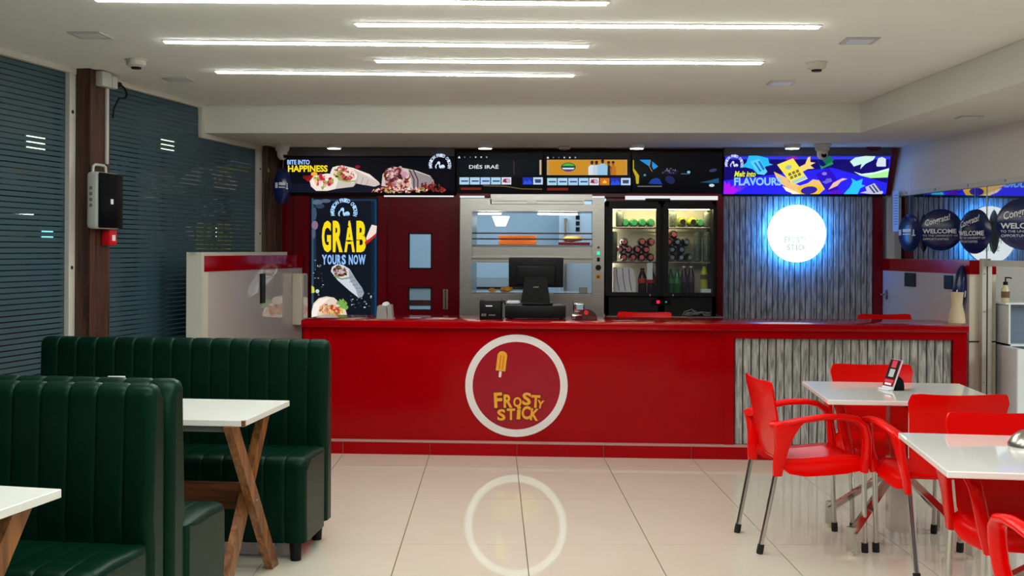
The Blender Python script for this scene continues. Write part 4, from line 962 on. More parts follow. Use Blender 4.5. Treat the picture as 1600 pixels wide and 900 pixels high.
# food and boxes in the warmer
ORBOX = mat('orange_plastic', srgb(255, 128, 20), 0.4, noise=0.03, nscale=10, emit=None)
zsh = fz(382.5) + 0.0005
b = MB()
bx0, bx1 = fx(780, YF+.2), fx(838, YF+.2); yb0, yb1 = YF + 0.12, YF + 0.34
for zz0, zz1 in ((0.0, 0.035), (0.045, 0.078)): b.rbox((bx0, yb0, zsh + zz0), (bx1, yb1, zsh + zz1), ORBOX, 0.006, 1)
b.box((bx0 + 0.01, yb0 + 0.01, zsh + 0.034), (bx1 - 0.01, yb1 - 0.01, zsh + 0.046), ORBOX)
tag(b.build('food_box'), 'orange lidded food box on the upper tier of the food warmer', 'box')
FRY = mat('golden_fried_food', srgb(232, 158, 50), 0.5, noise=0.25, nscale=40, bump=0.5, bscale=50)
def lump(name, c, r, label, grp=None, m=FRY, sq=0.7):
    bm = bmesh.new(); bmesh.ops.create_icosphere(bm, subdivisions=2, radius=1.0)
    rg = random.Random(hash(label) % 1000)
    for v in bm.verts: v.co *= 1 + rg.uniform(-.16, .16)
    zmin = min(v.co.z for v in bm.verts)
    bm.verts.index_update(); b = MB()
    b.add([(v.co.x*r*1.3, v.co.y*r, (v.co.z - zmin)*r*sq) for v in bm.verts], [tuple(v.index for v in f.verts) for f in bm.faces], m, True); bm.free()
    return tag(b.build(name, None, c), label, 'food', grp)
ztr = fz(457.5) + 0.001
lump('fried_chicken', (fx(793), YF + 0.07, ztr), 0.035, 'larger golden fried piece on the lower warmer tray', 'fried pieces in the warmer')
lump('fried_chicken', (fx(768), YF + 0.08, ztr), 0.026, 'smaller golden fried piece left on the lower warmer tray', 'fried pieces in the warmer')
lump('fried_chicken', (fx(786), YF + 0.13, ztr), 0.028, 'golden fried piece just behind the larger one on the lower warmer tray', 'fried pieces in the warmer')
b = MB(); b.rbox((fx(872), YF + 0.10, zsh), (fx(922), YF + 0.34, zsh + 0.022), RED_DK, 0.004, 1); tag(b.build('serving_tray'), 'dark red serving tray on the upper warmer tier', 'tray')
lump('bread_roll', (fx(893), YF + 0.2, zsh + 0.0225), 0.07, 'golden bread on the dark red tray in the warmer', None, mat('bread_crust', srgb(236, 186, 110), 0.6, noise=0.12, nscale=20), 0.4)
b = MB(); b.rbox((fx(905), YF + 0.05, ztr), (fx(918), YF + 0.14, ztr + 0.045), STEEL, 0.004, 1); tag(b.build('tongs_holder'), 'small steel box right on the lower warmer tray', 'box')
# things in the kitchen seen through the warmer
b = MB(); b.rbox((-0.15, 11.5, 0.0), (0.8, 12.1, 1.95), mat('kitchen_fridge_white', srgb(214, 226, 240), 0.35, noise=0.01), 0.02, 2)
kf = tag(b.build('kitchen_freezer'), 'tall pale kitchen freezer seen through the right of the food warmer', 'freezer')
b = MB(); b.box((-0.10, 11.47, 1.0), (-0.07, 11.5, 1.75), STEEL); b.build('handle', kf)
b = MB()
for i in range(4): b.box((0.02, 11.494, 1.62 + i*0.06), (0.06, 11.4995, 1.66 + i*0.06), BLACK)
b.build('control_mark', kf)
kb = thing('kitchen_bench', 'steel kitchen work bench with a dark stripe seen through the lower warmer tier', 'bench', (-1.32, 11.8, 0))
b = MB(); b.box((-1.0, -0.3, 0.84), (1.0, 0.3, 0.90), STEEL); b.build('bench_top', kb)
b = MB(); b.box((-1.0, -0.28, 0.90), (1.0, -0.26, 1.02), KITCHW); b.box((-1.0, -0.285, 1.02), (1.0, -0.26, 1.04), BLACK); b.box((-1.0, -0.28, 1.04), (1.0, -0.26, 1.14), KITCHW); b.build('back_rail', kb)
for sx in (-0.95, 0.95):
    for sy in (-0.25, 0.25): MB().tube([(sx, sy, 0), (sx, sy, 0.84)], 0.02, STEEL, 8).build('leg', kb)
b = MB(); b.lathe([(0, 0), (0.05, 0), (0.09, 0.10), (0, 0.10)], G(255, 255, 250, 2.0), 20); o = tag(b.build('kitchen_pendant', None, (-0.73, 11.2, 1.66)), 'white kitchen lamp seen through the upper left of the food warmer', 'lamp')
MB().tube([(0, 0, 0.10), (0, 0, 0.759)], 0.004, BLACK, 6).build('cord', o)
# --- drinks fridge
YD = YW - 0.48
def dx(px, Y=YD): return onY(px, 400, Y).x
def dz(py, Y=YD): return onY(1035, py, Y).z
fr = thing('drinks_fridge', 'black two-door glass drinks fridge full of bottles', 'fridge', (dx(1033), YD + 0.3, z_sill + 0.001)); MI = Matrix.Translation(-Vector(fr.location))
X0, X1 = dx(946), dx(1119.5); Z0, Z1 = z_sill + 0.002, dz(314); YR = YW - 0.04
INNER = mat('fridge_liner', srgb(226, 220, 200), 0.5, noise=0.02, nscale=5)
b = MB(); e = 0.03
b.box((X0, YD + 0.03, Z0), (X1, YR, dz(463)), BLACK, MI); b.box((X0, YD + 0.03, dz(323)), (X1, YR, Z1), BLACK, MI)
b.box((X0, YD + 0.03, Z0), (X0 + e, YR, Z1), BLACK, MI); b.box((X1 - e, YD + 0.03, Z0), (X1, YR, Z1), BLACK, MI); b.box((X0, YR - 0.02, Z0), (X1, YR, Z1), BLACK, MI)
b.box((dx(1029), YD + 0.03, Z0), (dx(1039), YD + 0.06, Z1), BLACK, MI)
b.build('cabinet', fr)
b = MB(); b.box((X0 + e, YR - 0.03, dz(463)), (X1 - e, YR - 0.021, dz(323)), INNER, MI); b.build('liner', fr)
b = MB(); b.rbox((X0 + 0.05, YD + 0.05, dz(327)), (X1 - 0.05, YD + 0.075, dz(323.5)), G(255, 238, 180, 60.0), 0.004, 1, MI); b.build('tube_light', fr)
b = MB(); b.box((X0 + e + 0.002, YR - 0.06, dz(458)), (X0 + e + 0.012, YR - 0.04, dz(326)), G(255, 244, 220, 16), MI); b.build('tube_light', fr)
ZS1, ZS2, ZS3 = dz(354.5), dz(409), dz(458.5)
for z in (ZS1, ZS2):
    b = MB()
    for k in range(9): b.tube([MI @ Vector((X0 + e, YD + 0.07 + k*0.035, z - 0.006)), MI @ Vector((X1 - e, YD + 0.07 + k*0.035, z - 0.006))], 0.0045 if k else 0.008, CHROME, 6)
    b.build('wire_shelf', fr)
for (p0, p1) in ((951, 1032), (1036, 1117)):
    g0, g1 = (957, 1025) if p0 == 951 else (1044.5, 1114); zt_, zb_ = dz(327), dz(457)
    b = MB(); a0, a1, c0, c1 = dx(p0), dx(p1), dx(g0), dx(g1); zz1, zz0 = dz(319), dz(463)
    b.box((a0, YD, zz0), (c0, YD + 0.028, zz1), BLACK, MI); b.box((c1, YD, zz0), (a1, YD + 0.028, zz1), BLACK, MI); b.box((c0, YD, zz0), (c1, YD + 0.028, zb_), BLACK, MI); b.box((c0, YD, zt_), (c1, YD + 0.028, zz1), BLACK, MI)
    dr = b.build('door', fr)
    MB().box((c0, YD + 0.010, zb_), (c1, YD + 0.016, zt_), CLEAR, MI).build('pane', dr)
    b = MB(); kx = dx(1016 if p0 == 951 else 1052); b.tube([MI @ Vector((kx, YD, dz(461))), MI @ Vector((kx, YD - 0.006, dz(461)))], 0.008, CHROME, 10); b.build('lock', dr)
b = MB(); b.box((dx(1018), YD + 0.022, dz(476.5)), (dx(1048), YD + 0.0295, dz(468)), BLACK_G, MI); cp_ = b.build('control_panel', fr)
b = MB(); b.box((dx(1026.5), YD + 0.020, dz(474.5)), (dx(1031.5), YD + 0.0215, dz(469.5)), G(250, 30, 70, 1.2), MI); b.build('red_display', cp_)
b = MB(); b.tube([MI @ Vector((dx(1041.5), YD + 0.0215, dz(472))), MI @ Vector((dx(1041.5), YD + 0.020, dz(472)))], 0.009, G(60, 120, 110), 10); b.build('green_light', cp_)
b = MB(); b.rbox((dx(1008), YD + 0.0, dz(314)), (dx(1047), YD + 0.03, dz(310)), BLACK, 0.003, 1, MI); b.build('hinge_cap', fr)
b = MB(); rg = random.Random(5)
for i in range(4):
    pts = [MI @ Vector((dx(1066 + i*4) , YD - 0.012 - 0.006*i, z_sill + 0.006 + 0.005*i))]
    for j in range(7): pts.append(MI @ Vector((dx(1070 + j*6.5 + rg.uniform(-2, 2)), YD - 0.012 - 0.006*i + rg.uniform(-.004, .004), z_sill + 0.008 + rg.uniform(0, .055)*(1 - abs(j-2)/8))))
    b.tube(pts, 0.004, mat('grey_cable', srgb(120, 124, 122), 0.5, noise=0.05), 6)
for v_ in range(len(b.v)): pass
cb = MB(); cb.v, cb.f, cb.m, cb.mats, cb.sm = [tuple(Vector(v) + Vector(fr.location)) for v in b.v], b.f, b.m, b.mats, b.sm
tag(cb.build('cable_bundle'), 'tangled pale cables lying on the steel top below the right fridge door', 'cables')
# --- bottles
def bottle_proto(body, cap, lab, h=0.24, r=0.033, capr=0.014):
    t = thing('drink_bottle', '', 'bottle')
    b = MB(); b.lathe([(0, 0), (r*.9, 0), (r, .012), (r, h*.28), (r*.94, h*.33), (r, h*.40), (r, h*.62), (r*.72, h*.78), (capr, h*.90), (capr, h*.95)], body, 14); b.build('bottle_body', t)
    b = MB(); b.lathe([(0, h*.945), (capr*1.15, h*.945), (capr*1.15, h), (0, h)], cap, 12); b.build('cap', t)
    if lab: b = MB(); b.lathe([(r*1.012, h*.40), (r*1.012, h*.60)], lab, 14); b.build('label_band', t)
    return t
COLA = mat('cola_brown', srgb(34, 14, 14), 0.12, noise=0.1, nscale=8); CAPP = mat('pink_red_cap', srgb(214, 84, 92), 0.4, noise=0.04); LABR = mat('red_label', srgb(176, 26, 32), 0.4, noise=0.1, nscale=20)
GRNB = mat('green_bottle', srgb(60, 150, 96), 0.12, noise=0.15, nscale=8); GRND = mat('deep_green_bottle', srgb(22, 96, 48), 0.15, noise=0.15, nscale=8); PURB = mat('dark_purple_bottle', srgb(46, 30, 48), 0.15, noise=0.12, nscale=8)
YELB = mat('yellow_green_bottle', srgb(170, 180, 50), 0.15, noise=0.15, nscale=8); CAPK = mat('dark_cap', srgb(44, 26, 18), 0.4, noise=0.05); CAPB = mat('steel_blue_cap', srgb(120, 140, 160), 0.3, noise=0.05); DRKB = mat('dark_bottle', srgb(24, 26, 34), 0.15, noise=0.15, nscale=8)
LABP = mat('plum_label', srgb(78, 40, 80), 0.4, noise=0.1, nscale=20); LABG = mat('leaf_label', srgb(60, 140, 70), 0.4, noise=0.15, nscale=20); LABY = mat('brown_label', srgb(90, 80, 20), 0.4, noise=0.15, nscale=20)
PATT = mat('patterned_can_print', srgb(70, 78, 66), 0.4, noise=0.6, nscale=60)
protos = {'cola': (COLA, CAPP, LABR, 0.23, 0.036, 0.016), 'green': (GRNB, GRNB, None, 0.24, 0.036, 0.020), 'lime': (YELB, CAPK, None, 0.24, 0.043, 0.021), 'dark': (DRKB, CAPB, None, 0.23, 0.036, 0.014),
          'cola_up': (COLA, COLA, LABR, 0.205, 0.036, 0.016), 'green_up': (GRND, GRND, LABG, 0.20, 0.027, 0.012), 'plum': (PURB, PRINT_W, LABP, 0.225, 0.028, 0.012), 'yellow': (YELB, CAPK, LABY, 0.20, 0.032, 0.014)}
made = {}
def put(kind, px, py, Y, label, group, lying, zrest=None):
    if kind not in made: t = made[kind] = bottle_proto(*protos[kind])
    else: t = dup_tree(made[kind])
    t['label'] = label; t['group'] = group
    r = protos[kind][4]; h = protos[kind][3]
    c = onY(px, py, Y)
    if lying: t.rotation_euler = (math.pi/2, 0, 0); t.location = (c.x, Y + h, c.z if zrest is None else zrest + r)
    else: t.rotation_euler = (0, 0, 0); t.location = (c.x, Y, zrest)
    return t
YB0 = YD + 0.065
# stacked rows of lying bottles, capped ends to the front
ORD = ['first', 'second', 'third', 'fourth']; ROW = ['bottom', 'second', 'third', 'topmost']
def lying_rows(rows, z0, grp, door):
    for ri, row in enumerate(rows):
        for ci, (kind, px) in enumerate(row):
            what = 'lying red-capped bottle' if kind == 'cola' else 'lying blue-capped bottle'
            put(kind, px, 0, YB0 + 0.012*ri, '%s, %s from left in %s row, %s fridge door' % (what, ORD[ci], ROW[ri], door), grp, True, z0 + ri * 0.064)
lying_rows([[('cola', 977), ('cola', 991.5), ('cola', 1005.2), ('cola', 1019)],
            [('cola', 970.5), ('cola', 984.5), ('cola', 998.5), ('cola', 1012)],
            [('cola', 978), ('cola', 1006), ('cola', 1020)]], ZS2, 'cola bottles lying on the middle shelf, left door', 'left')
lying_rows([[('dark', 1053), ('dark', 1067), ('dark', 1080.5)], [('dark', 1053), ('dark', 1067.5)], [('cola', 1047.5), ('dark', 1061), ('dark', 1075)], [('cola', 1055.5)]], ZS2, 'bottles lying on the middle shelf, right door', 'right')
for i, px in enumerate((979.5, 993, 1006.5, 1020)): put('green', px, 0, YB0 + 0.02, 'lying green bottle, %s from left on the top shelf, left fridge door' % ORD[i], 'green bottles on the top shelf', True, ZS1)
put('green', 1096.5, 0, YB0 + 0.02, 'lying green bottle right of the lime bottles behind the right fridge door', 'green bottles on the top shelf', True, ZS1)
put('lime', 1069, 0, YB0, 'left lime bottle with a dark round cap, top shelf of the fridge', 'lime bottles on the top shelf', True, ZS1)
put('lime', 1085.5, 0, YB0, 'right lime bottle with a dark round cap, top shelf of the fridge', 'lime bottles on the top shelf', True, ZS1)
for px, wh in ((1006, 'left'), (1020, 'right')): put('cola_up', px, 0, YD + 0.11, wh + ' one of two upright red-labelled cola bottles at the bottom of the fridge', 'upright cola bottles', False, ZS3)
for px, wh in ((1050, 'left'), (1060.5, 'right')): put('green_up', px, 0, YD + 0.11, wh + ' one of two upright green bottles at the bottom of the fridge', 'upright green bottles', False, ZS3)
for px, wh in ((1071, 'left'), (1082, 'right')): put('plum', px, 0, YD + 0.12, wh + ' one of two upright dark purple bottles at the bottom of the fridge', 'upright purple bottles', False, ZS3)
b = MB(); c = onY(1102.5, 455, YD + 0.12); b.rbox((c.x - 0.04, YD + 0.075, ZS3), (c.x + 0.04, YD + 0.165, ZS3 + 0.036), PRINT_W, 0.003, 1); tag(b.build('carton'), 'low white carton in the bottom right corner of the fridge', 'carton')
put('yellow', 1102.5, 0, YD + 0.12, 'upright yellow bottle standing on the white carton in the fridge', 'yellow bottle', False, ZS3 + 0.0365)
for i, (px, z, lab) in enumerate([(970, ZS1, 'patterned can on the top shelf, far left of the fridge'), (1053, ZS1, 'patterned dark can left of the lime bottles'), (1106, ZS1, 'patterned can on the top shelf, far right of the fridge'),
                        (960.5, ZS2, 'patterned tall can left of the lying cola bottles'), (1092, ZS2, 'patterned tall can right of the dark bottles, nearer the middle'), (1106, ZS2, 'patterned tall can at the right end of the middle shelf')]):
    c = onY(px, 0, YD + 0.12); hh = 0.125 if z == ZS1 else 0.25; b = MB()
    b.lathe([(0, 0), (0.026, 0), (0.032, 0.008), (0.032, hh - 0.015), (0.026, hh), (0, hh)], PATT, 16)
    o = tag(b.build('drink_can', None, (c.x, YD + 0.12, z + 0.0005)), lab, 'can', 'patterned cans in the fridge')
# white bag with brown stripes
BAG = mat('white_plastic_bag', srgb(226, 222, 228), 0.35, noise=0.05, nscale=12, bump=0.4, bscale=20); STR = mat('brown_bag_stripe', srgb(110, 70, 74), 0.5, noise=0.05)
c0 = onY(960, 0, YD + 0.1).x; c1 = onY(997, 0, YD + 0.1).x; bh = ZS2 - ZS3 - 0.05; W = c1 - c0
t = thing('carrier_bag', 'white carrier bag with thin brown stripes at the bottom left of the fridge', 'bag', ((c0+c1)/2, YD + 0.14, ZS3))
b = MB(); b.prism([(-W/2, 0), (W*.42, 0), (W/2, bh*.25), (W*.36, bh*.9), (W*.22, bh), (-W/2, bh)], BAG, frame_of((0, 0.05, 0), (1, 0, 0), (0, 0, 1)), 0.10); b.build('bag_body', t)
b = MB()
for x in (-W*.36, -W*.10, W*.16): b.tube([(x, -0.051, bh*.97), (x + W*.04, -0.052, bh*.5), (x + W*.13, -0.051, bh*.08)], 0.003, STR, 5)
b.build('stripe', t)
b = MB(); b.rbox((onY(1013, 0, YD+.07).x, YD + 0.055, ZS2 - 0.15), (onY(1022, 0, YD+.07).x, YD + 0.058, ZS2 - 0.012), PRINT_W, 0.001, 1); tag(b.build('price_tag'), 'white paper tag hanging from the middle shelf behind the left fridge door', 'tag')

# ================================================================== red chairs
def sweep_grid(rows, m, thick):
    """rows: list of lists of points (same count); gives a closed sheet of the given thickness"""
    nr, nc = len(rows), len(rows[0]); P = [[Vector(p) for p in r] for r in rows]; N = []
    for i in range(nr):
        for j in range(nc):
            a = P[min(i+1, nr-1)][j] - P[max(i-1, 0)][j]; c = P[i][min(j+1, nc-1)] - P[i][max(j-1, 0)]
            N.append(c.cross(a).normalized())
    vs = [p for r in P for p in r] + [P[i][j] - N[i*nc+j]*thick for i in range(nr) for j in range(nc)]
    o = nr*nc; fs = []
    for i in range(nr-1):
        for j in range(nc-1):
            a, b_, c, d = i*nc+j, i*nc+j+1, (i+1)*nc+j+1, (i+1)*nc+j
            fs.append((a, b_, c, d)); fs.append((o+d, o+c, o+b_, o+a))
    for j in range(nc-1): fs.append((o+j, o+j+1, j+1, j)); k_ = (nr-1)*nc; fs.append((k_+j, k_+j+1, o+k_+j+1, o+k_+j))
    for i in range(nr-1): fs.append((i*nc, (i+1)*nc, o+(i+1)*nc, o+i*nc)); fs.append((o+i*nc+nc-1, o+(i+1)*nc+nc-1, (i+1)*nc+nc-1, i*nc+nc-1))
    return vs, fs
def chair_proto():
    """moulded armchair facing +y, back at -y"""
    t = thing('plastic_armchair', '', 'chair')
    # seat
    prof = [(0.235, 0.395, .19, .03), (0.232, 0.43, .205, .05), (0.215, 0.447, .212, .06), (0.14, 0.445, .216, .07), (0.04, 0.437, .216, .07), (-0.07, 0.432, .214, .07), (-0.15, 0.434, .210, .06), (-0.195, 0.445, .206, .04)]
    us = [-1.0, -0.985, -0.94, -0.85, -0.55, 0, 0.55, 0.85, 0.94, 0.985, 1.0]
    rows = []
    for (y, z, w, dr) in prof:
        r = []
        for u in us:
            a = abs(u); drop = dr * max(0, (a - 0.85)/0.15)**1.6; dish = -0.008*(1-u*u)
            r.append((u*w if a < .95 else math.copysign(w*(.95 + (a-.95)*.5), u), y, z - drop + dish))
        rows.append(r)
    vs, fs = sweep_grid(rows, RED_PL, 0.009); b = MB(); b.add(vs, fs, RED_PL, True); b.build('seat', t, angle=60)
    # back
    prof = [(-0.188, 0.425, .190), (-0.205, 0.46, .196), (-0.222, 0.54, .198), (-0.240, 0.64, .204), (-0.258, 0.72, .214), (-0.268, 0.765, .222)]
    rows = []
    ub = [-1, -.93, -.75, -.5, -.25, 0, .25, .5, .75, .93, 1]
    for (y, z, w) in prof: rows.append([(u*w, y + 0.022*abs(u)**2.4, z) for u in ub])
    rows.append([(u*.222, -0.272 + 0.022*abs(u)**2.4, 0.812 - (0.030 if abs(u) == 1 else 0.006 if abs(u) > .9 else 0) - 0.010*(1 - abs(u)**2)) for u in ub])
    for i, u in enumerate(ub):
        if abs(u) == 1: rows[-1][i] = (u*.214, rows[-1][i][1], 0.795)
    vs, fs = sweep_grid(rows, RED_PL, 0.010); b = MB(); b.add(vs, fs, RED_PL, True); b.build('backrest', t, angle=60)
    for s in (-1, 1):
        # arm: leaves the back, runs forward, turns down to the front leg socket
        path = [(s*.198, -.238, .605), (s*.232, -.20, .612), (s*.252, -.12, .632), (s*.262, 0.0, .650), (s*.264, .10, .652), (s*.262, .17, .640), (s*.257, .212, .610), (s*.250, .230, .560), (s*.238, .236, .49), (s*.222, .235, .43), (s*.212, .232, .385)]
        rad = [.018, .016, .015, .015, .015, .016, .018, .019, .021, .024, .022]
        wid = [.032, .032, .030, .029, .029, .029, .028, .027, .026, .027, .023]
        b = MB(); b.tube(path, rad, RED_PL, 12, wid); b.build('arm', t, angle=60)
        # rear web down to the rear leg socket
        out = [(-.246, .612), (-.20, .628), (-.12, .640), (-.085, .632), (-.115, .600), (-.142, .555), (-.165, .49), (-.182, .42), (-.192, .365), (-.236, .365), (-.238, .42), (-.232, .50), (-.238, .56)]
        bm = bmesh.new(); lo_v = [bm.verts.new((s*(.196 + .045*max(0, z-.40)/.24), y, z)) for y, z in out]; hi_v = [bm.verts.new((s*(.222 + .045*max(0, z-.40)/.24), y, z)) for y, z in out]
        bm.faces.new(lo_v); bm.faces.new(hi_v[::-1]); nn = len(out)
        for i in range(nn): bm.faces.new((lo_v[i], hi_v[i], hi_v[(i+1) % nn], lo_v[(i+1) % nn]))
        bmesh.ops.recalc_face_normals(bm, faces=list(bm.faces)); bmesh.ops.bevel(bm, geom=[e for e in bm.edges], offset=.006, segments=2, affect='EDGES', profile=.5)
        bm.verts.index_update(); b = MB(); b.add([v.co.copy() for v in bm.verts], [tuple(v.index for v in f.verts) for f in bm.faces], RED_PL, True); bm.free(); b.build('rear_gusset', t, angle=60)
        for (p0, p1) in (((s*.212, .232, .39), (s*.200, .245, .0)), ((s*.202, -.222, .37), (s*.196, -.300, .0))):
            P0, P1 = Vector(p0), Vector(p1); b = MB(); b.tube([P0, P0 + (P1-P0)*.5, P1 + Vector((0, 0, .012))], .0125, CHROME, 14); lg = b.build('leg', t)
            dv = (P1-P0).normalized(); b = MB(); b.tube([P1 - dv*.045, P1 - dv*.02, P1 + Vector((0, 0, .0))], [.0165, .0175, .0165], RUBBER, 12); b.build('rubber_foot', lg)
    def squash(o):
        for ch in o.children:
            for v in ch.data.vertices: v.co.y *= .93
            squash(ch)
    squash(t)
    return t
chair0 = chair_proto(); n_ch = [0]
def chair(X, D, face, label, group):      # face: heading seen from the camera, 0 = away from it, + = to the right
    t = chair0 if n_ch[0] == 0 else dup_tree(chair0); n_ch[0] += 1
    t.location = cf(X, D); t.rotation_euler = (0, 0, YAW - face); t['label'] = label; t['group'] = group
    return t
GR = 'red armchairs round the white tables'
CHAIRS = [(1.435, 5.48, math.radians(86), 'red armchair at the left side of the far white table, facing right'),
          (1.955, 5.90, math.radians(184), 'red armchair behind the far white table, against the slatted counter end'),
          (1.935, 5.08, math.radians(-1), 'red armchair at the near side of the far white table, back to the camera'),
          (1.875, 4.06, math.radians(183), 'red armchair at the far side of the near white table'),
          (1.695, 3.12, math.radians(2), 'red armchair at the bottom right corner, cut off by the frame')]
for c in CHAIRS: chair(*c, GR)
for (px, py, lab, an) in ((1005, 489, 'red chair back rising over the counter in front of the drinks fridge', 182), (1383, 496, 'red chair back rising over the counter left of the vase', 176)):
    Yc = 8.95; p = onY(px, py, Yc); D = -p.x*_sp + p.y*_cp; X = p.x*_cp + p.y*_sp
    chair(X, D - 0.26, math.radians(an), lab, 'red chairs behind the counter').scale = (1, 1, 1.16)

# ================================================================== white square tables
def table_proto():
    t = thing('square_table', '', 'table')
    b = MB(); b.rbox((-.40, -.375, .718), (.40, .375, .74), TABLE_W, 0.003, 1); b.build('tabletop', t)
    b = MB(); b.box((-.28, -.03, .70), (.28, .03, .7175), BLACK); b.box((-.03, -.28, .70), (.03, .28, .7175), BLACK); b.build('support_cross', t)
    b = MB(); b.rbox((-.045, -.045, .06), (.045, .045, .6995), CHROME, 0.004, 1); b.build('column', t)
    for k_ in range(4):
        a = math.pi/4 + k_*math.pi/2; R = Matrix.Rotation(a, 4, 'Z')
        b = MB(); b.tube([R @ Vector((.045, 0, .34)), R @ Vector((.36, 0, .115)), R @ Vector((.38, 0, .105))], .019, CHROME, 4, .028, up=(0, 0, 1))
        lg = b.build('leg', t, angle=20)
        b = MB(); b.box((.365, -.018, .022), (.398, .018, .135), CHROME, R); b.build('leg_end', lg)
        b = MB(); b.tube([R @ Vector((.381, 0, 0)), R @ Vector((.381, 0, .022))], .017, mat('pale_foot_pad', srgb(196, 186, 160), 0.6, noise=0.05), 12); b.build('foot_pad', lg)
    return t
tab0 = table_proto()
tab0.location = cf(1.890, 5.48); tab0.rotation_euler = (0, 0, YAW - 0.10); tab0['label'] = 'white square table farther away, with the upright menu card on it'; tab0['group'] = 'white square tables'
tab1 = dup_tree(tab0); tab1.location = cf(1.805, 3.80); tab1.rotation_euler = (0, 0, YAW - 0.14); tab1['label'] = 'white square table nearer, cut off by the right edge of the picture'
# menu card leaning on a black half round holder
q = onZ(1388, 609, .7405)
t = thing('menu_card', 'upright dark red menu card leaning on a black holder on the far white table', 'menu card', q, YAW + 0.25)
Rt = Matrix.Rotation(0.36, 4, 'Y')
b = MB(); b.rbox((-.010, -.045, .004), (.0, .045, .155), PRINT_W, 0.002, 1, Rt); b.rbox((-.03, -.045, 0), (.0, .045, .008), PRINT_W, 0.002, 1); b.build('card', t)
b = MB(); b.box((-.0115, -.044, .016), (-.0102, .044, .153), RFLD, Rt); b.build('print_field', t)
def cardrect(y0, z0, y1, z1, m, k_): b.add([Rt @ Vector((-.0116 - .0004*k_, y, z)) for y, z in ((y0, z0), (y1, z0), (y1, z1), (y0, z1))], [(0, 1, 2, 3)], m)
b = MB(); cardrect(-.040, .055, .040, .150, BLACK, 1); cardrect(-.020, .112, .020, .148, mat('pink_red_print', srgb(214, 50, 74), 0.5, noise=0.03), 2); cardrect(-.022, .064, .020, .104, mat('pale_grey_print', srgb(190, 192, 196), 0.5, noise=0.05), 2)
cardrect(-.036, .036, .036, .050, mat('pink_red_print', srgb(214, 50, 74), 0.5), 2); cardrect(-.026, .022, .028, .033, PRINT_W, 2); b.build('printing', t)
b = MB(); M = frame_of((0.012, 0.042, 0.0), (1, 0, 0), (0, 0, 1)); pts = [(0, 0)] + [(0.052*math.sin(math.pi*i/24), 0.078*math.cos(math.pi*i/24)) for i in range(13)]
b.prism([(0.0, 0.0), (0.05, 0.0), (0.049, 0.03), (0.043, 0.05), (0.03, 0.064), (0.016, 0.072), (0.012, 0.072)], BLACK, M, 0.084); b.build('holder', t)
# grey dome at the right edge of the near table
q = onZ(1603, 697, .7405)
b = MB(); b.lathe([(0, 0), (.06, 0), (.06, .01), (.045, .035), (.02, .055), (0, .058)], STEEL, 20); tag(b.build('table_bell', None, q), 'small grey steel dome on the near white table at the right edge', 'bell')

# ================================================================== green booth benches
def channels(profile, x0, x1, n, depth, m, per=8):
    """padded channels along x following a (y,z) profile; rounded ends"""
    k_ = len(profile); nor = []
    for i in range(k_):
        a = Vector((profile[min(i+1, k_-1)][0] - profile[max(i-1, 0)][0], profile[min(i+1, k_-1)][1] - profile[max(i-1, 0)][1])).normalized()
        nor.append((-a.y, a.x))
    w = (x1 - x0)/n; cols = []
    for c in range(n):
        for u in (0, .025, .06, .12, .3, .5, .7, .88, .94, .975):
             cols.append((x0 + (c+u)*w, 1 - abs(2*u-1)**9, 1.0))
    cols.append((x1, 0.0, 1.0))
    vs = []; nc = len(cols)
    for ci, (x, h, _) in enumerate(cols):
        edge = min(x - x0, x1 - x); e = 0.0
        rr = 0.03
        if edge < rr: e = rr - math.sqrt(max(0, rr*rr - (rr-edge)**2))
        for i in range(k_):
            dd = depth*(h - 1) * (1 if edge > 1e-6 else 0) - e
            vs.append((x, profile[i][0] + nor[i][0]*dd, profile[i][1] + nor[i][1]*dd))
    fs = []
    for c in range(nc-1):
        for i in range(k_-1): fs.append((c*k_+i, c*k_+i+1, (c+1)*k_+i+1, (c+1)*k_+i))
    fs.append(tuple(range(k_))); fs.append(tuple((nc-1)*k_+i for i in range(k_-1, -1, -1)))
    # close the hidden back of the pad
    for c in range(nc-1): fs.append((c*k_, (c+1)*k_, (c+1)*k_+k_-1, c*k_+k_-1))
    return MB().add(vs, fs, m, True)
def arc(cx, cy, r, a0, a1, n): return [(cx + r*math.cos(a0+(a1-a0)*i/n), cy + r*math.sin(a0+(a1-a0)*i/n)) for i in range(n+1)]
BL, BS, BB = 1.46, 0.36, 0.13        # bench length, seat depth, back thickness
BH, SH = 0.985, 0.476
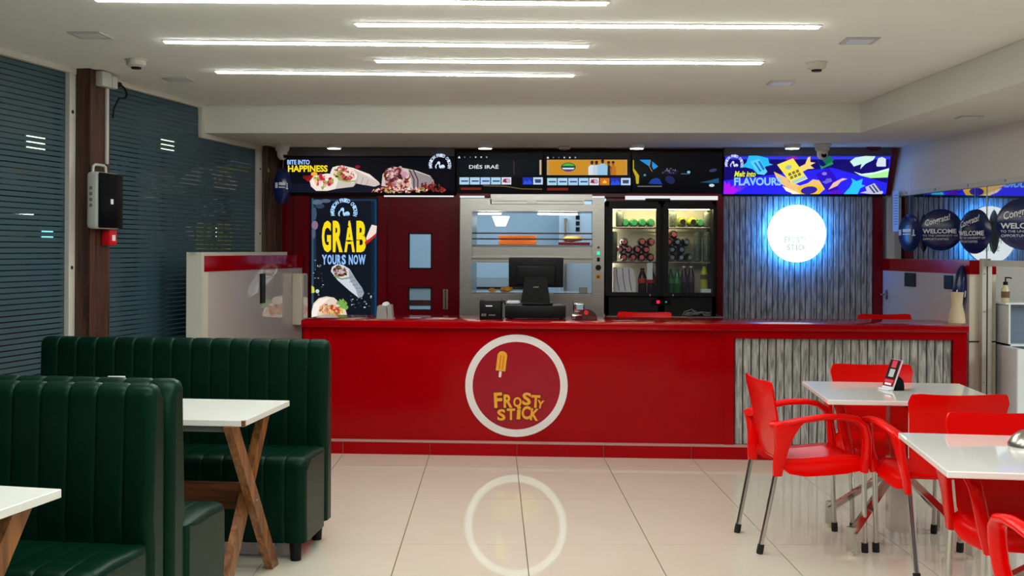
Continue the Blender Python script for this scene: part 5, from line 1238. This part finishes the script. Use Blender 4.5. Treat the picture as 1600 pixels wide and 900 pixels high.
def bench(name_label, loc, rz, mirror_low=False):
    """origin: floor point under the right front corner as seen by someone facing the bench; length runs to -x, back at +y"""
    t = thing('booth_bench', name_label, 'bench', loc, rz, 'green booth benches')
    # backrest profile: up the front, over the rounded top, down the rear
    pf = [(BS + .012, .10), (BS + .012, SH - 0.02), (BS, SH + .06), (BS + .004, .62), (BS + .012, .78)] + [(BS + .018, BH - .06)] + arc(BS + .063, BH - .05, .045, math.pi*.95, math.pi*.25, 6) + [(BS + BB - .004, BH - .06), (BS + BB, .75), (BS + BB, .45), (BS + BB, .10)]
    b = channels(pf, -BL, 0, 15, .0065, LEATHER); b.build('backrest', t, angle=50)
    sf = [(0.012, .085), (0.004, .16), (0.0, .28), (0.0, SH - .06)] + arc(.045, SH - .045, .045, math.pi, math.pi*.5, 5) + [(.15, SH + .004), (.28, SH), (BS + .01, SH - .01), (BS + .01, .085)]
    b = channels(sf, -BL, -0.004, 15, .006, LEATHER); b.build('seat_cushion', t, angle=50)
    b = MB(); b.rbox((-BL + .012, .03, .085), (-.012, BS + .02, SH - .03), LEATHER, .01, 2); b.build('seat_base', t)
    b = MB(); b.tube([(-.002, .02, SH - .055), (-.002, .08, SH - .022), (-.002, BS - .03, SH - .028)], .004, LEATHER, 6); b.build('piping', t)
    for x in (-.06, -BL + .06):
        for y in (.05, BS + .06): MB().lathe([(0, 0), (.024, 0), (.03, .09), (0, .09)], BLACK, 14, Matrix.Translation((x, y, 0))).build('leg', t)
    return t
BR = 0.10
bench('long green bench at the back, its seat facing the camera', cf(-0.925, 5.06), YAW - 0.085)
bench('near left green bench with its seat facing the camera', cf(-1.205, 3.235), YAW - 0.13)
t = bench('green bench seen from behind, back to back with the near left one', cf(-1.205, 3.235), YAW - 0.13 + math.pi)
a_ = YAW - 0.13
off = Matrix.Rotation(a_, 3, 'Z') @ Vector((-BL + 0.01, 2*(BS + BB) + 0.012, 0))
t.location = cf(-1.205, 3.235) + off
t.location.z = 0
# ================================================================== booth tables
def booth_table(loc, rz, L, W, label):
    """origin: floor under the right rear corner of the top; length to -x, depth to -y"""
    t = thing('booth_table', label, 'table', loc, rz, 'white topped booth tables')
    b = MB(); b.rbox((-L, -W, .715), (0, 0, .74), TABLE_M, .002, 1); b.build('tabletop', t)
    b = MB(); b.box((-L + .05, -W + .045, .685), (-.10, -W + .065, .7145), mat('grey_apron', srgb(120, 124, 122), 0.5, noise=0.03)); b.box((-L + .05, -.065, .685), (-.10, -.045, .7145), mat('grey_apron', srgb(120, 124, 122), 0.5)); b.build('apron', t)
    if W > .6 or True:
        b = MB(); b.box((-.013, -W - .0006, .716), (.0006, -W + .012, .7394), WOODL); b.build('bare_corner', t)
    for x in (-.085, -L + .085):
        for s in (0, 1):
            y0, y1 = (-W + .03, -.03) if s == 0 else (-.03, -W + .03)
            ox = x + (.018 if s == 0 else -.018)
            dv = Vector((0, y1 - y0, -.714)); dv.normalize()
            n_ = Vector((0, dv.z, -dv.y)); hw = .034
            b = MB(); ex = hw / abs(dv.z)
            vs = [(ox - .017, y0 - ex, .7145), (ox + .017, y0 - ex, .7145), (ox + .017, y0 + ex, .7145), (ox - .017, y0 + ex, .7145), (ox - .017, y1 - ex, 0), (ox + .017, y1 - ex, 0), (ox + .017, y1 + ex, 0), (ox - .017, y1 + ex, 0)]
            b.add(vs, [(0, 1, 2, 3), (7, 6, 5, 4), (0, 4, 5, 1), (1, 5, 6, 2), (2, 6, 7, 3), (3, 7, 4, 0)], WOODL)
            lg = b.build('leg', t)
        b = MB(); b.tube([(x + .034, -W/2, .357), (x + .039, -W/2, .357)], .006, STEEL, 8); b.build('bolt', t)
    b = MB(); b.box((-L + .10, -W/2 - .015, .32), (-.10, -W/2 + .015, .43), wood_mat('stretcher_wood', srgb(70, 40, 22), srgb(112, 66, 36), 2.0, 'X')); b.build('stretcher', t)
    return t
booth_table(cf(-0.995, 5.03), YAW - 0.10, 1.3, .60, 'white booth table with crossed wooden legs between the two facing green benches')
booth_table(cf(-1.267, 3.16), YAW - 0.21, 1.2, .60, 'white booth table at the bottom left corner, cut off by the frame')
# small white card just over the near bench back
q = cf(-1.455, 4.05)
b = MB(); b.rbox((-.03, -.05, 0), (.03, .05, .012), PRINT_W, .002, 1); b.box((-.016, -.0505, .002), (.012, -.0502, .010), mat('pink_red_print', srgb(214, 50, 74), 0.5))
q2 = onY(182, 592, cf(-1.4, 4.70).y)
t = thing('menu_card', 'white and red card standing on the middle booth table, just over the bench backs', 'menu card', (q2.x, q2.y, .7405), YAW)
b = MB(); b.rbox((-.036, -.004, 0), (.036, .004, q2.z - .7405 + 0.012), PRINT_W, .001, 1); b.rbox((-.036, -.03, 0), (.036, .03, .006), PRINT_W, .001, 1); b.build('card', t)
b = MB(); hz = q2.z - .7405; b.box((-.02, -.0048, hz - .03), (.012, -.0042, hz + .006), mat('pink_red_print', srgb(214, 50, 74), 0.5)); b.build('printing', t)

# ================================================================== ceiling things
STRIP = glow('strip_light_diffuser', (0.97, 1.0, 0.96, 1), STRIP_POWER)
names = ['nearest ceiling light strip, at the top edge of the picture', 'second ceiling light strip from the camera, reaching farthest right', 'third ceiling light strip from the camera, left of centre', 'fourth ceiling light strip from the camera, right of centre', 'ceiling light strip nearest the counter, left of centre']
for i, (pa, pb) in enumerate((((150, -1), (948, 5)), ((557, 38), (1279, 42)), ((258, 65), (918, 72)), ((588, 95), (1190, 98)), ((338, 112), (896, 118)))):
    A, B = onZ(pa[0], pa[1], ZU - 0.004), onZ(pb[0], pb[1], ZU - 0.004)
    d = (B - A); L = d.length; c = (A + B)/2
    t = thing('strip_light', names[i], 'light', (c.x, c.y, ZU - 0.012), math.atan2(d.y, d.x), 'ceiling light strips')
    b = MB(); b.rbox((-L/2, -.017, 0), (L/2, .017, .007), STRIP, .003, 1); b.build('diffuser', t)
    b = MB(); b.box((-L/2 - .012, -.030, .0075), (L/2 + .012, .030, .0115), ALU); b.build('profile', t)
for i, px in enumerate((522, 758, 995, 1238)):
    p = onZ(px, 226.5, ZL)
    t = thing('downlight', ['round downlight over the burrito light box', 'round downlight over the left menu screen', 'round downlight over the right menu screen', 'round downlight over the blue light box'][i], 'light', (p.x, p.y, ZL - .03), 0, 'round downlights')
    b = MB(); b.lathe([(0, 0), (.058, 0), (.066, .006), (.066, .0295), (0, .0295)], WHITE, 28); b.build('housing', t)
    b = MB(); b.lathe([(0, -.003), (.054, -.003), (.054, -.0005), (0, -.0005)], glow('downlight_diffuser', (1.0, .97, .92, 1), 12.0), 28); b.build('diffuser', t)
GREYV = mat('grey_diffuser', srgb(192, 190, 188), 0.4, noise=0.03)
for (px, py, z, w, lab) in [(141, 54, ZU, .17, 'square flush ceiling panel light at the upper left, switched off'), (278, 123, ZU, .17, 'square flush ceiling panel light left of the last strip, switched off'), (1343, 62.5, ZU, .17, 'square flush ceiling panel light at the upper right, switched off'),
                         (1221, 129, ZU, .17, 'square flush ceiling panel light right of the strips near the bulkhead'), (1514, 182.5, ZL, .14, 'flush panel light in the lower right ceiling')]:
    p = onZ(px, py, z)
    t = thing('panel_light', lab, 'light', (p.x, p.y, z - .008), 0.0, 'flush panel lights')
    b = MB(); b.box((-w/2, -w/2, 0), (w/2, w/2, .0075), GREYV); b.build('rim', t); b = MB(); b.box((-w*.36, -w*.36, -.0015), (w*.36, w*.36, -.0003), mat('opal_panel', srgb(222, 226, 232), 0.3, noise=0.01)); b.build('panel', t)
def detector(px, py, z, lab, r=.055):
    p = onZ(px, py, z); t = thing('smoke_detector', lab, 'smoke detector', (p.x, p.y, z - .055), 0, 'smoke detectors')
    b = MB(); b.lathe([(0, .010), (r*.62, .010), (r, .022), (r, .048), (r*1.15, .050), (r*1.15, .0545), (0, .0545)], mat('detector_white', srgb(206, 200, 188), 0.5, noise=0.02), 28); b.build('housing', t)
    b = MB(); b.lathe([(0, 0), (r*.5, 0), (r*.55, .0095), (0, .0095)], BLACK, 20); b.build('sensor', t)
detector(213, 93, ZU, 'white smoke detector on the left of the high ceiling'); detector(1276, 97, ZU, 'beige smoke detector on the right of the high ceiling')
p = onZ(882, 229, ZL)
t = thing('ceiling_sensor', 'small grey sensor box on the low ceiling over the middle screen', 'sensor', (p.x, p.y, ZL - .022)); b = MB(); b.rbox((-.05, -.05, 0), (.05, .05, .0215), GREYV, .006, 1); b.build('housing', t); b = MB(); b.lathe([(0, -.008), (.02, -.008), (.026, -.0003), (0, -.0003)], mat('copper_lens', srgb(170, 110, 90), 0.3, noise=0.03), 14); b.build('lens', t)
CAMW = mat('camera_white', srgb(214, 212, 206), 0.4, noise=0.01)
def dome(px, Y, lab, turn):
    p = onY(px, 228, Y); kk = Y / F
    t = thing('security_camera', lab, 'camera', (p.x, Y, ZL - .125), turn, 'security cameras')
    b = MB(); b.lathe([(0, .070), (.050, .070), (.058, .085), (.060, .112), (.072, .114), (.072, .1245), (0, .1245)], CAMW, 28); b.build('mount', t)
    b = MB(); M = Matrix.Translation((0, 0, .045)); b.lathe([(0, -.046), (.018, -.044), (.034, -.030), (.043, -.008), (.044, .012), (.040, .028), (0, .030)], CAMW, 24, M); b.build('eyeball', t)
    b = MB(); M = Matrix.Translation((0, -.034, .030)) @ Matrix.Rotation(math.radians(68), 4, 'X'); b.lathe([(0, 0), (.021, 0), (.021, .012), (.0, .012)], BLACK_G, 18, M); b.build('lens', t)
dome(1285, YW - 0.50, 'white ball security camera in front of the blue light box', 0.1)
dome(441, YW - 0.42, 'white ball security camera at the top left corner over the foil balloon', 0.9)
p = onY(1365, 240, YW - .26)
b = MB(); b.prism([(-.06, .03), (.06, .03), (.035, 0), (-.02, 0)], RED_DK, frame_of((p.x, YW - .245, ZL - .032), (1, 0, 0), (0, 0, 1)), .03); tag(b.build('ceiling_bracket'), 'small dark red bracket on the ceiling at the right of the blue light box', 'bracket')

# ================================================================== left post: power box, cables, fire alarm
so = pr1 + 0.001
def lp(px, py, out): p = on_plane(px, py, LA + LN*out, LN); return Vector(((p - LA).dot(LD), -out, p.z))
def lroot(name, label, cat, s, out, z):
    t = thing(name, label, cat); M = LM @ Matrix.Translation((s, -out, z)); t.matrix_world = M; return t
c = lp(176, 350, so + .09); 
s0 = lp(138.5, 320, so)[0]; top, bot = lp(178, 270, so + .10)[2], lp(178, 358, so + .10)[2]
# case: its left side faces the camera (white), its front is black glass
BD = .085
sL = ls(153.5, 310, so + BD)[0]; sR = ls(191, 310, so + BD)[0]
t = lroot('battery_box', 'white power box with rounded black front and carry handle on the brown post', 'power box', sL, so, bot)
W, Hh = sR - sL, top - bot
CASE = mat('case_white', srgb(196, 198, 190), 0.45, noise=0.015, nscale=10)
b = MB(); b.rbox((0, -BD, 0), (W, 0, Hh), CASE, .025, 3); b.build('case', t)
b = MB(); b.rbox((.004, -BD - .008, .006), (W - .004, -BD + .002, Hh - .006), BLACK_G, .0045, 2); b.build('front_glass', t)
b = MB(); b.tube([(W*.10, -.03, Hh - .004), (W*.12, -.03, Hh + .035), (W*.2, -.03, Hh + .045), (W*.55, -.03, Hh + .045), (W*.62, -.03, Hh + .035), (W*.64, -.03, Hh - .004)], .009, CASE, 10); b.build('carry_handle', t)
b = MB(); b.rbox((W*.46, -BD - .0095, Hh*.44), (W*.57, -BD - .0082, Hh*.53), PRINT_W, .0005, 1); b.build('white_mark', t)
b = MB()
for i in range(4): b.rbox((-.0015, -.045, Hh*.38 + i*.035), (.0005, -.025, Hh*.38 + .02 + i*.035), mat('grey_label_print', srgb(120, 122, 118), 0.5, noise=0.05), .0004, 1)
b.build('side_label', t)
# socket at the ceiling, white conduit, black cord
a = lp(161, 128, so + .001)
t = lroot('wall_socket', 'white plug socket at the top of the brown post by the ceiling', 'socket', ls(149, 125, so)[0], so, lp(161, 137, so)[2])
w = ls(164, 125, so)[0] - ls(149, 125, so)[0]; hh = lp(161, 114, so)[2] - lp(161, 137, so)[2]
b = MB(); b.rbox((0, -.05, 0), (w, 0, hh), CASE, .006, 2); b.build('socket_box', t)
b = MB(); b.rbox((w + .002, -.055, hh*.0), (w + .06, -.01, hh*.82), CASE, .006, 2); b.build('plug', t)
p0 = ls(165, 200, so)[0]
t = lroot('cable_conduit', 'thin white vertical conduit on the brown post down to the power box', 'conduit', p0, so, top + .06)
b = MB(); b.rbox((-.012, -.018, 0), (.012, 0, lp(161, 137, so)[2] - top - .062), CASE, .003, 1); b.build('duct', t)
t = lroot('power_cord', 'black cord looping out beside the socket on the brown post', 'cord', w + ls(149, 125, so)[0] + .065, so + .03, lp(170, 130, so)[2])
b = MB(); b.tube([(0, 0, 0), (.03, -.015, .0), (.08, -.02, -.02), (.11, -.02, -.05), (.09, -.02, -.08), (.03, -.01, -.09), (-.01, .0, -.16), (-.02, .0, -.22)], .007, BLACK, 8); b.tube([(-.004, 0, 0), (.05, -.005, 0)], .016, BLACK, 10); b.build('cord', t)
t = lroot('fire_alarm', 'red fire alarm call point under the power box on the brown post', 'alarm', ls(158, 370, so)[0], so, lp(168, 383.5, so + .03)[2])
w = ls(181, 370, so + .05)[0] - ls(158, 370, so)[0]; hh = lp(170, 359.5, so + .03)[2] - lp(168, 383.5, so + .03)[2]
REDA = mat('alarm_red', srgb(206, 16, 26), 0.35, noise=0.02)
w = min(w, post1_end - ls(158, 370, so)[0] - .01) if post1_end - ls(158, 370, so)[0] > .06 else w
b = MB(); b.rbox((0, -.06, 0), (w, 0, hh), REDA, .006, 2); b.build('alarm_case', t)
b = MB(); b.box((w*.30, -.0612, hh*.30), (w*.75, -.0604, hh*.68), PRINT_W); b.build('white_print', t)

# ================================================================== half wall fittings
def hroot(name, label, cat, px, py, Yg=None):
    # point on the left half wall's front
    n_ = hn; p = on_plane(px, py, Vector((p0h.x, p0h.y, 0)), n_); t = thing(name, label, cat); M = HM.copy(); M.translation = p; t.matrix_world = M; return t, p
p0h = HM.translation.copy()
t, p = hroot('wall_plate', 'black upright plate on the white left half wall', 'plate', 409.5, 450.5); kk = (p - EYE).length / F
b = MB(); b.rbox((-9*kk, -.012, -22.5*kk), (9*kk, -.0005, 22.5*kk), BLACK_G, .003, 1); b.build('plate', t)
t, p = hroot('paper_dispenser', 'tall white box with a shiny front at the right end of the left half wall', 'dispenser', 461, 466); kk = (p - EYE).length / F
b = MB(); b.rbox((-13*kk, -.09, -40*kk), (11*kk, -.0005, 38*kk), CREAM, .008, 2); b.build('box_body', t); b = MB(); b.rbox((-9*kk, -.094, -37*kk), (10*kk, -.0905, 36*kk), WPANEL, .0015, 1); b.build('front_cover', t)
b = MB(); b.rbox((11*kk, -.06, -6*kk), (12.5*kk, -.03, 8*kk), CREAM, .002, 1); b.build('latch', t)
# right half wall: plates and a handle
def rroot(name, label, cat, px, py):
    p = on_plane(px, py, RP + RN*0.10, RN); t = thing(name, label, cat); M = RM.copy(); M.translation = p; t.matrix_world = M; return t, (p - EYE).length / F
for (px, py, w, lab) in ((1423, 437, .13, 'dark square plate on the white right half wall, farther one'), (1483, 441, .09, 'dark narrow plate on the white right half wall, nearer one')):
    t, kk = rroot('wall_plate', lab, 'plate', px, py); b = MB(); b.rbox((-w*.8, -.010, -10*kk), (w*.8, -.0005, 10*kk), mat('dark_teal_gloss', srgb(16, 34, 44), 0.12, noise=0.1), .003, 1); b.build('plate', t)
t, kk = rroot('gate_handle', 'small pale lever handle at the far end of the right half wall', 'handle', 1386, 460)
b = MB(); b.tube([(0, -.0005, 0), (0, -.05, 0), (-.0, -.055, 0)], .008, CHROME, 8); b.tube([(.0, -.05, 0), (-.10, -.052, 0)], .008, CHROME, 8); b.rbox((-.02, -.008, -.04), (.02, -.0005, .04), STEEL, .003, 1); b.build('lever', t)
# notice on the white post
p = onY(1401, 330, YW - .32)
t = thing('paper_notice', 'pale blue paper notice on the white post right of the blue light box', 'notice'); M = RM.copy(); q = RM @ Vector((-.02, -.0615, 0)); 
q = on_plane(1401, 330, q, RN); M.translation = q; t.matrix_world = M
b = MB(); b.box((-.045, -.002, -.17), (.075, -.0003, .17), mat('blue_tinted_paper', srgb(190, 214, 236), 0.7, noise=0.03)); b.build('sheet', t)
b = MB()
for i in range(12): b.box((-.03, -.0026, .13 - i*.022), (.05, -.0021, .136 - i*.022), mat('grey_label_print', srgb(120, 122, 118), 0.5))
b.build('printed_line', t)

# ================================================================== wash stand beyond the right half wall
YN = 8.0
def nx(px): return onY(px, 500, YN).x
def nz(py): return onY(1590, py, YN).z
t = thing('wash_stand', 'white wash stand with open shelves beyond the right half wall', 'cabinet', (nx(1600), YN + .2, 0)); MI = Matrix.Translation(-Vector(t.location))
WST = mat('white_melamine', srgb(226, 232, 232), 0.4, noise=0.015); DKSH = mat('grey_shelf_glass', srgb(118, 134, 150), 0.25, noise=0.06, nscale=8)
xa, xb = nx(1571), nx(1571) + 1.0
b = MB(); b.box((xa, YN, nz(476)), (xb, YN + .45, nz(473)), WST, MI); b.box((nx(1576), YN, 0), (nx(1579), YN + .44, nz(476)), WST, MI); b.box((nx(1576), YN, nz(541)), (xb, YN + .44, nz(538)), WST, MI); b.box((xb - .03, YN, 0), (xb, YN + .44, nz(476)), WST, MI); b.build('carcass', t)
b = MB(); b.box((nx(1579), YN + .1, nz(538)), (xb - .03, YN + .12, nz(476)), DKSH, MI); b.box((nx(1583), YN + .1, nz(577)), (xb - .03, YN + .12, nz(541)), DKSH, MI); b.build('grey_panel', t)
b = MB(); b.box((nx(1582), YN - .01, nz(588)), (xb, YN + .02, nz(580)), mat('pink_red_print', srgb(214, 50, 74), 0.5), MI); b.build('red_edge', t)
b = MB(); b.box((nx(1579), YN + .03, .01), (xb - .03, YN + .05, nz(589)), WST, MI); b.build('lower_front', t)
b = MB(); b.rbox((nx(1563) , YN - .3, 0), (nx(1582) - .03, YN - .02, nz(540)), WST, .006, 1); tag(b.build('waste_bin'), 'tall white bin in front of the wash stand', 'bin')
q = Vector((nx(1572.5) + .03, YN + .1, nz(473) + .0005)); t = thing('soap_bottle', 'small soap bottle with black pump on the wash stand', 'bottle', q)
b = MB(); b.lathe([(0, 0), (.026, 0), (.028, .008), (.028, .09), (.014, .112), (.014, .12), (0, .12)], mat('pale_soap', srgb(214, 206, 160), 0.2, noise=0.03), 18); b.build('bottle_body', t)
b = MB(); b.lathe([(0, .12), (.016, .12), (.016, .142), (.005, .145), (.005, .175), (0, .175)], BLACK, 14); b.tube([(.0, 0, .172), (.03, 0, .172), (.042, 0, .166)], .005, BLACK, 8); b.build('pump', t)
b = MB(); b.lathe([(.0285, .03), (.0285, .075)], mat('brown_soap_label', srgb(120, 90, 60), 0.5, noise=0.1), 18); b.build('label_band', t)
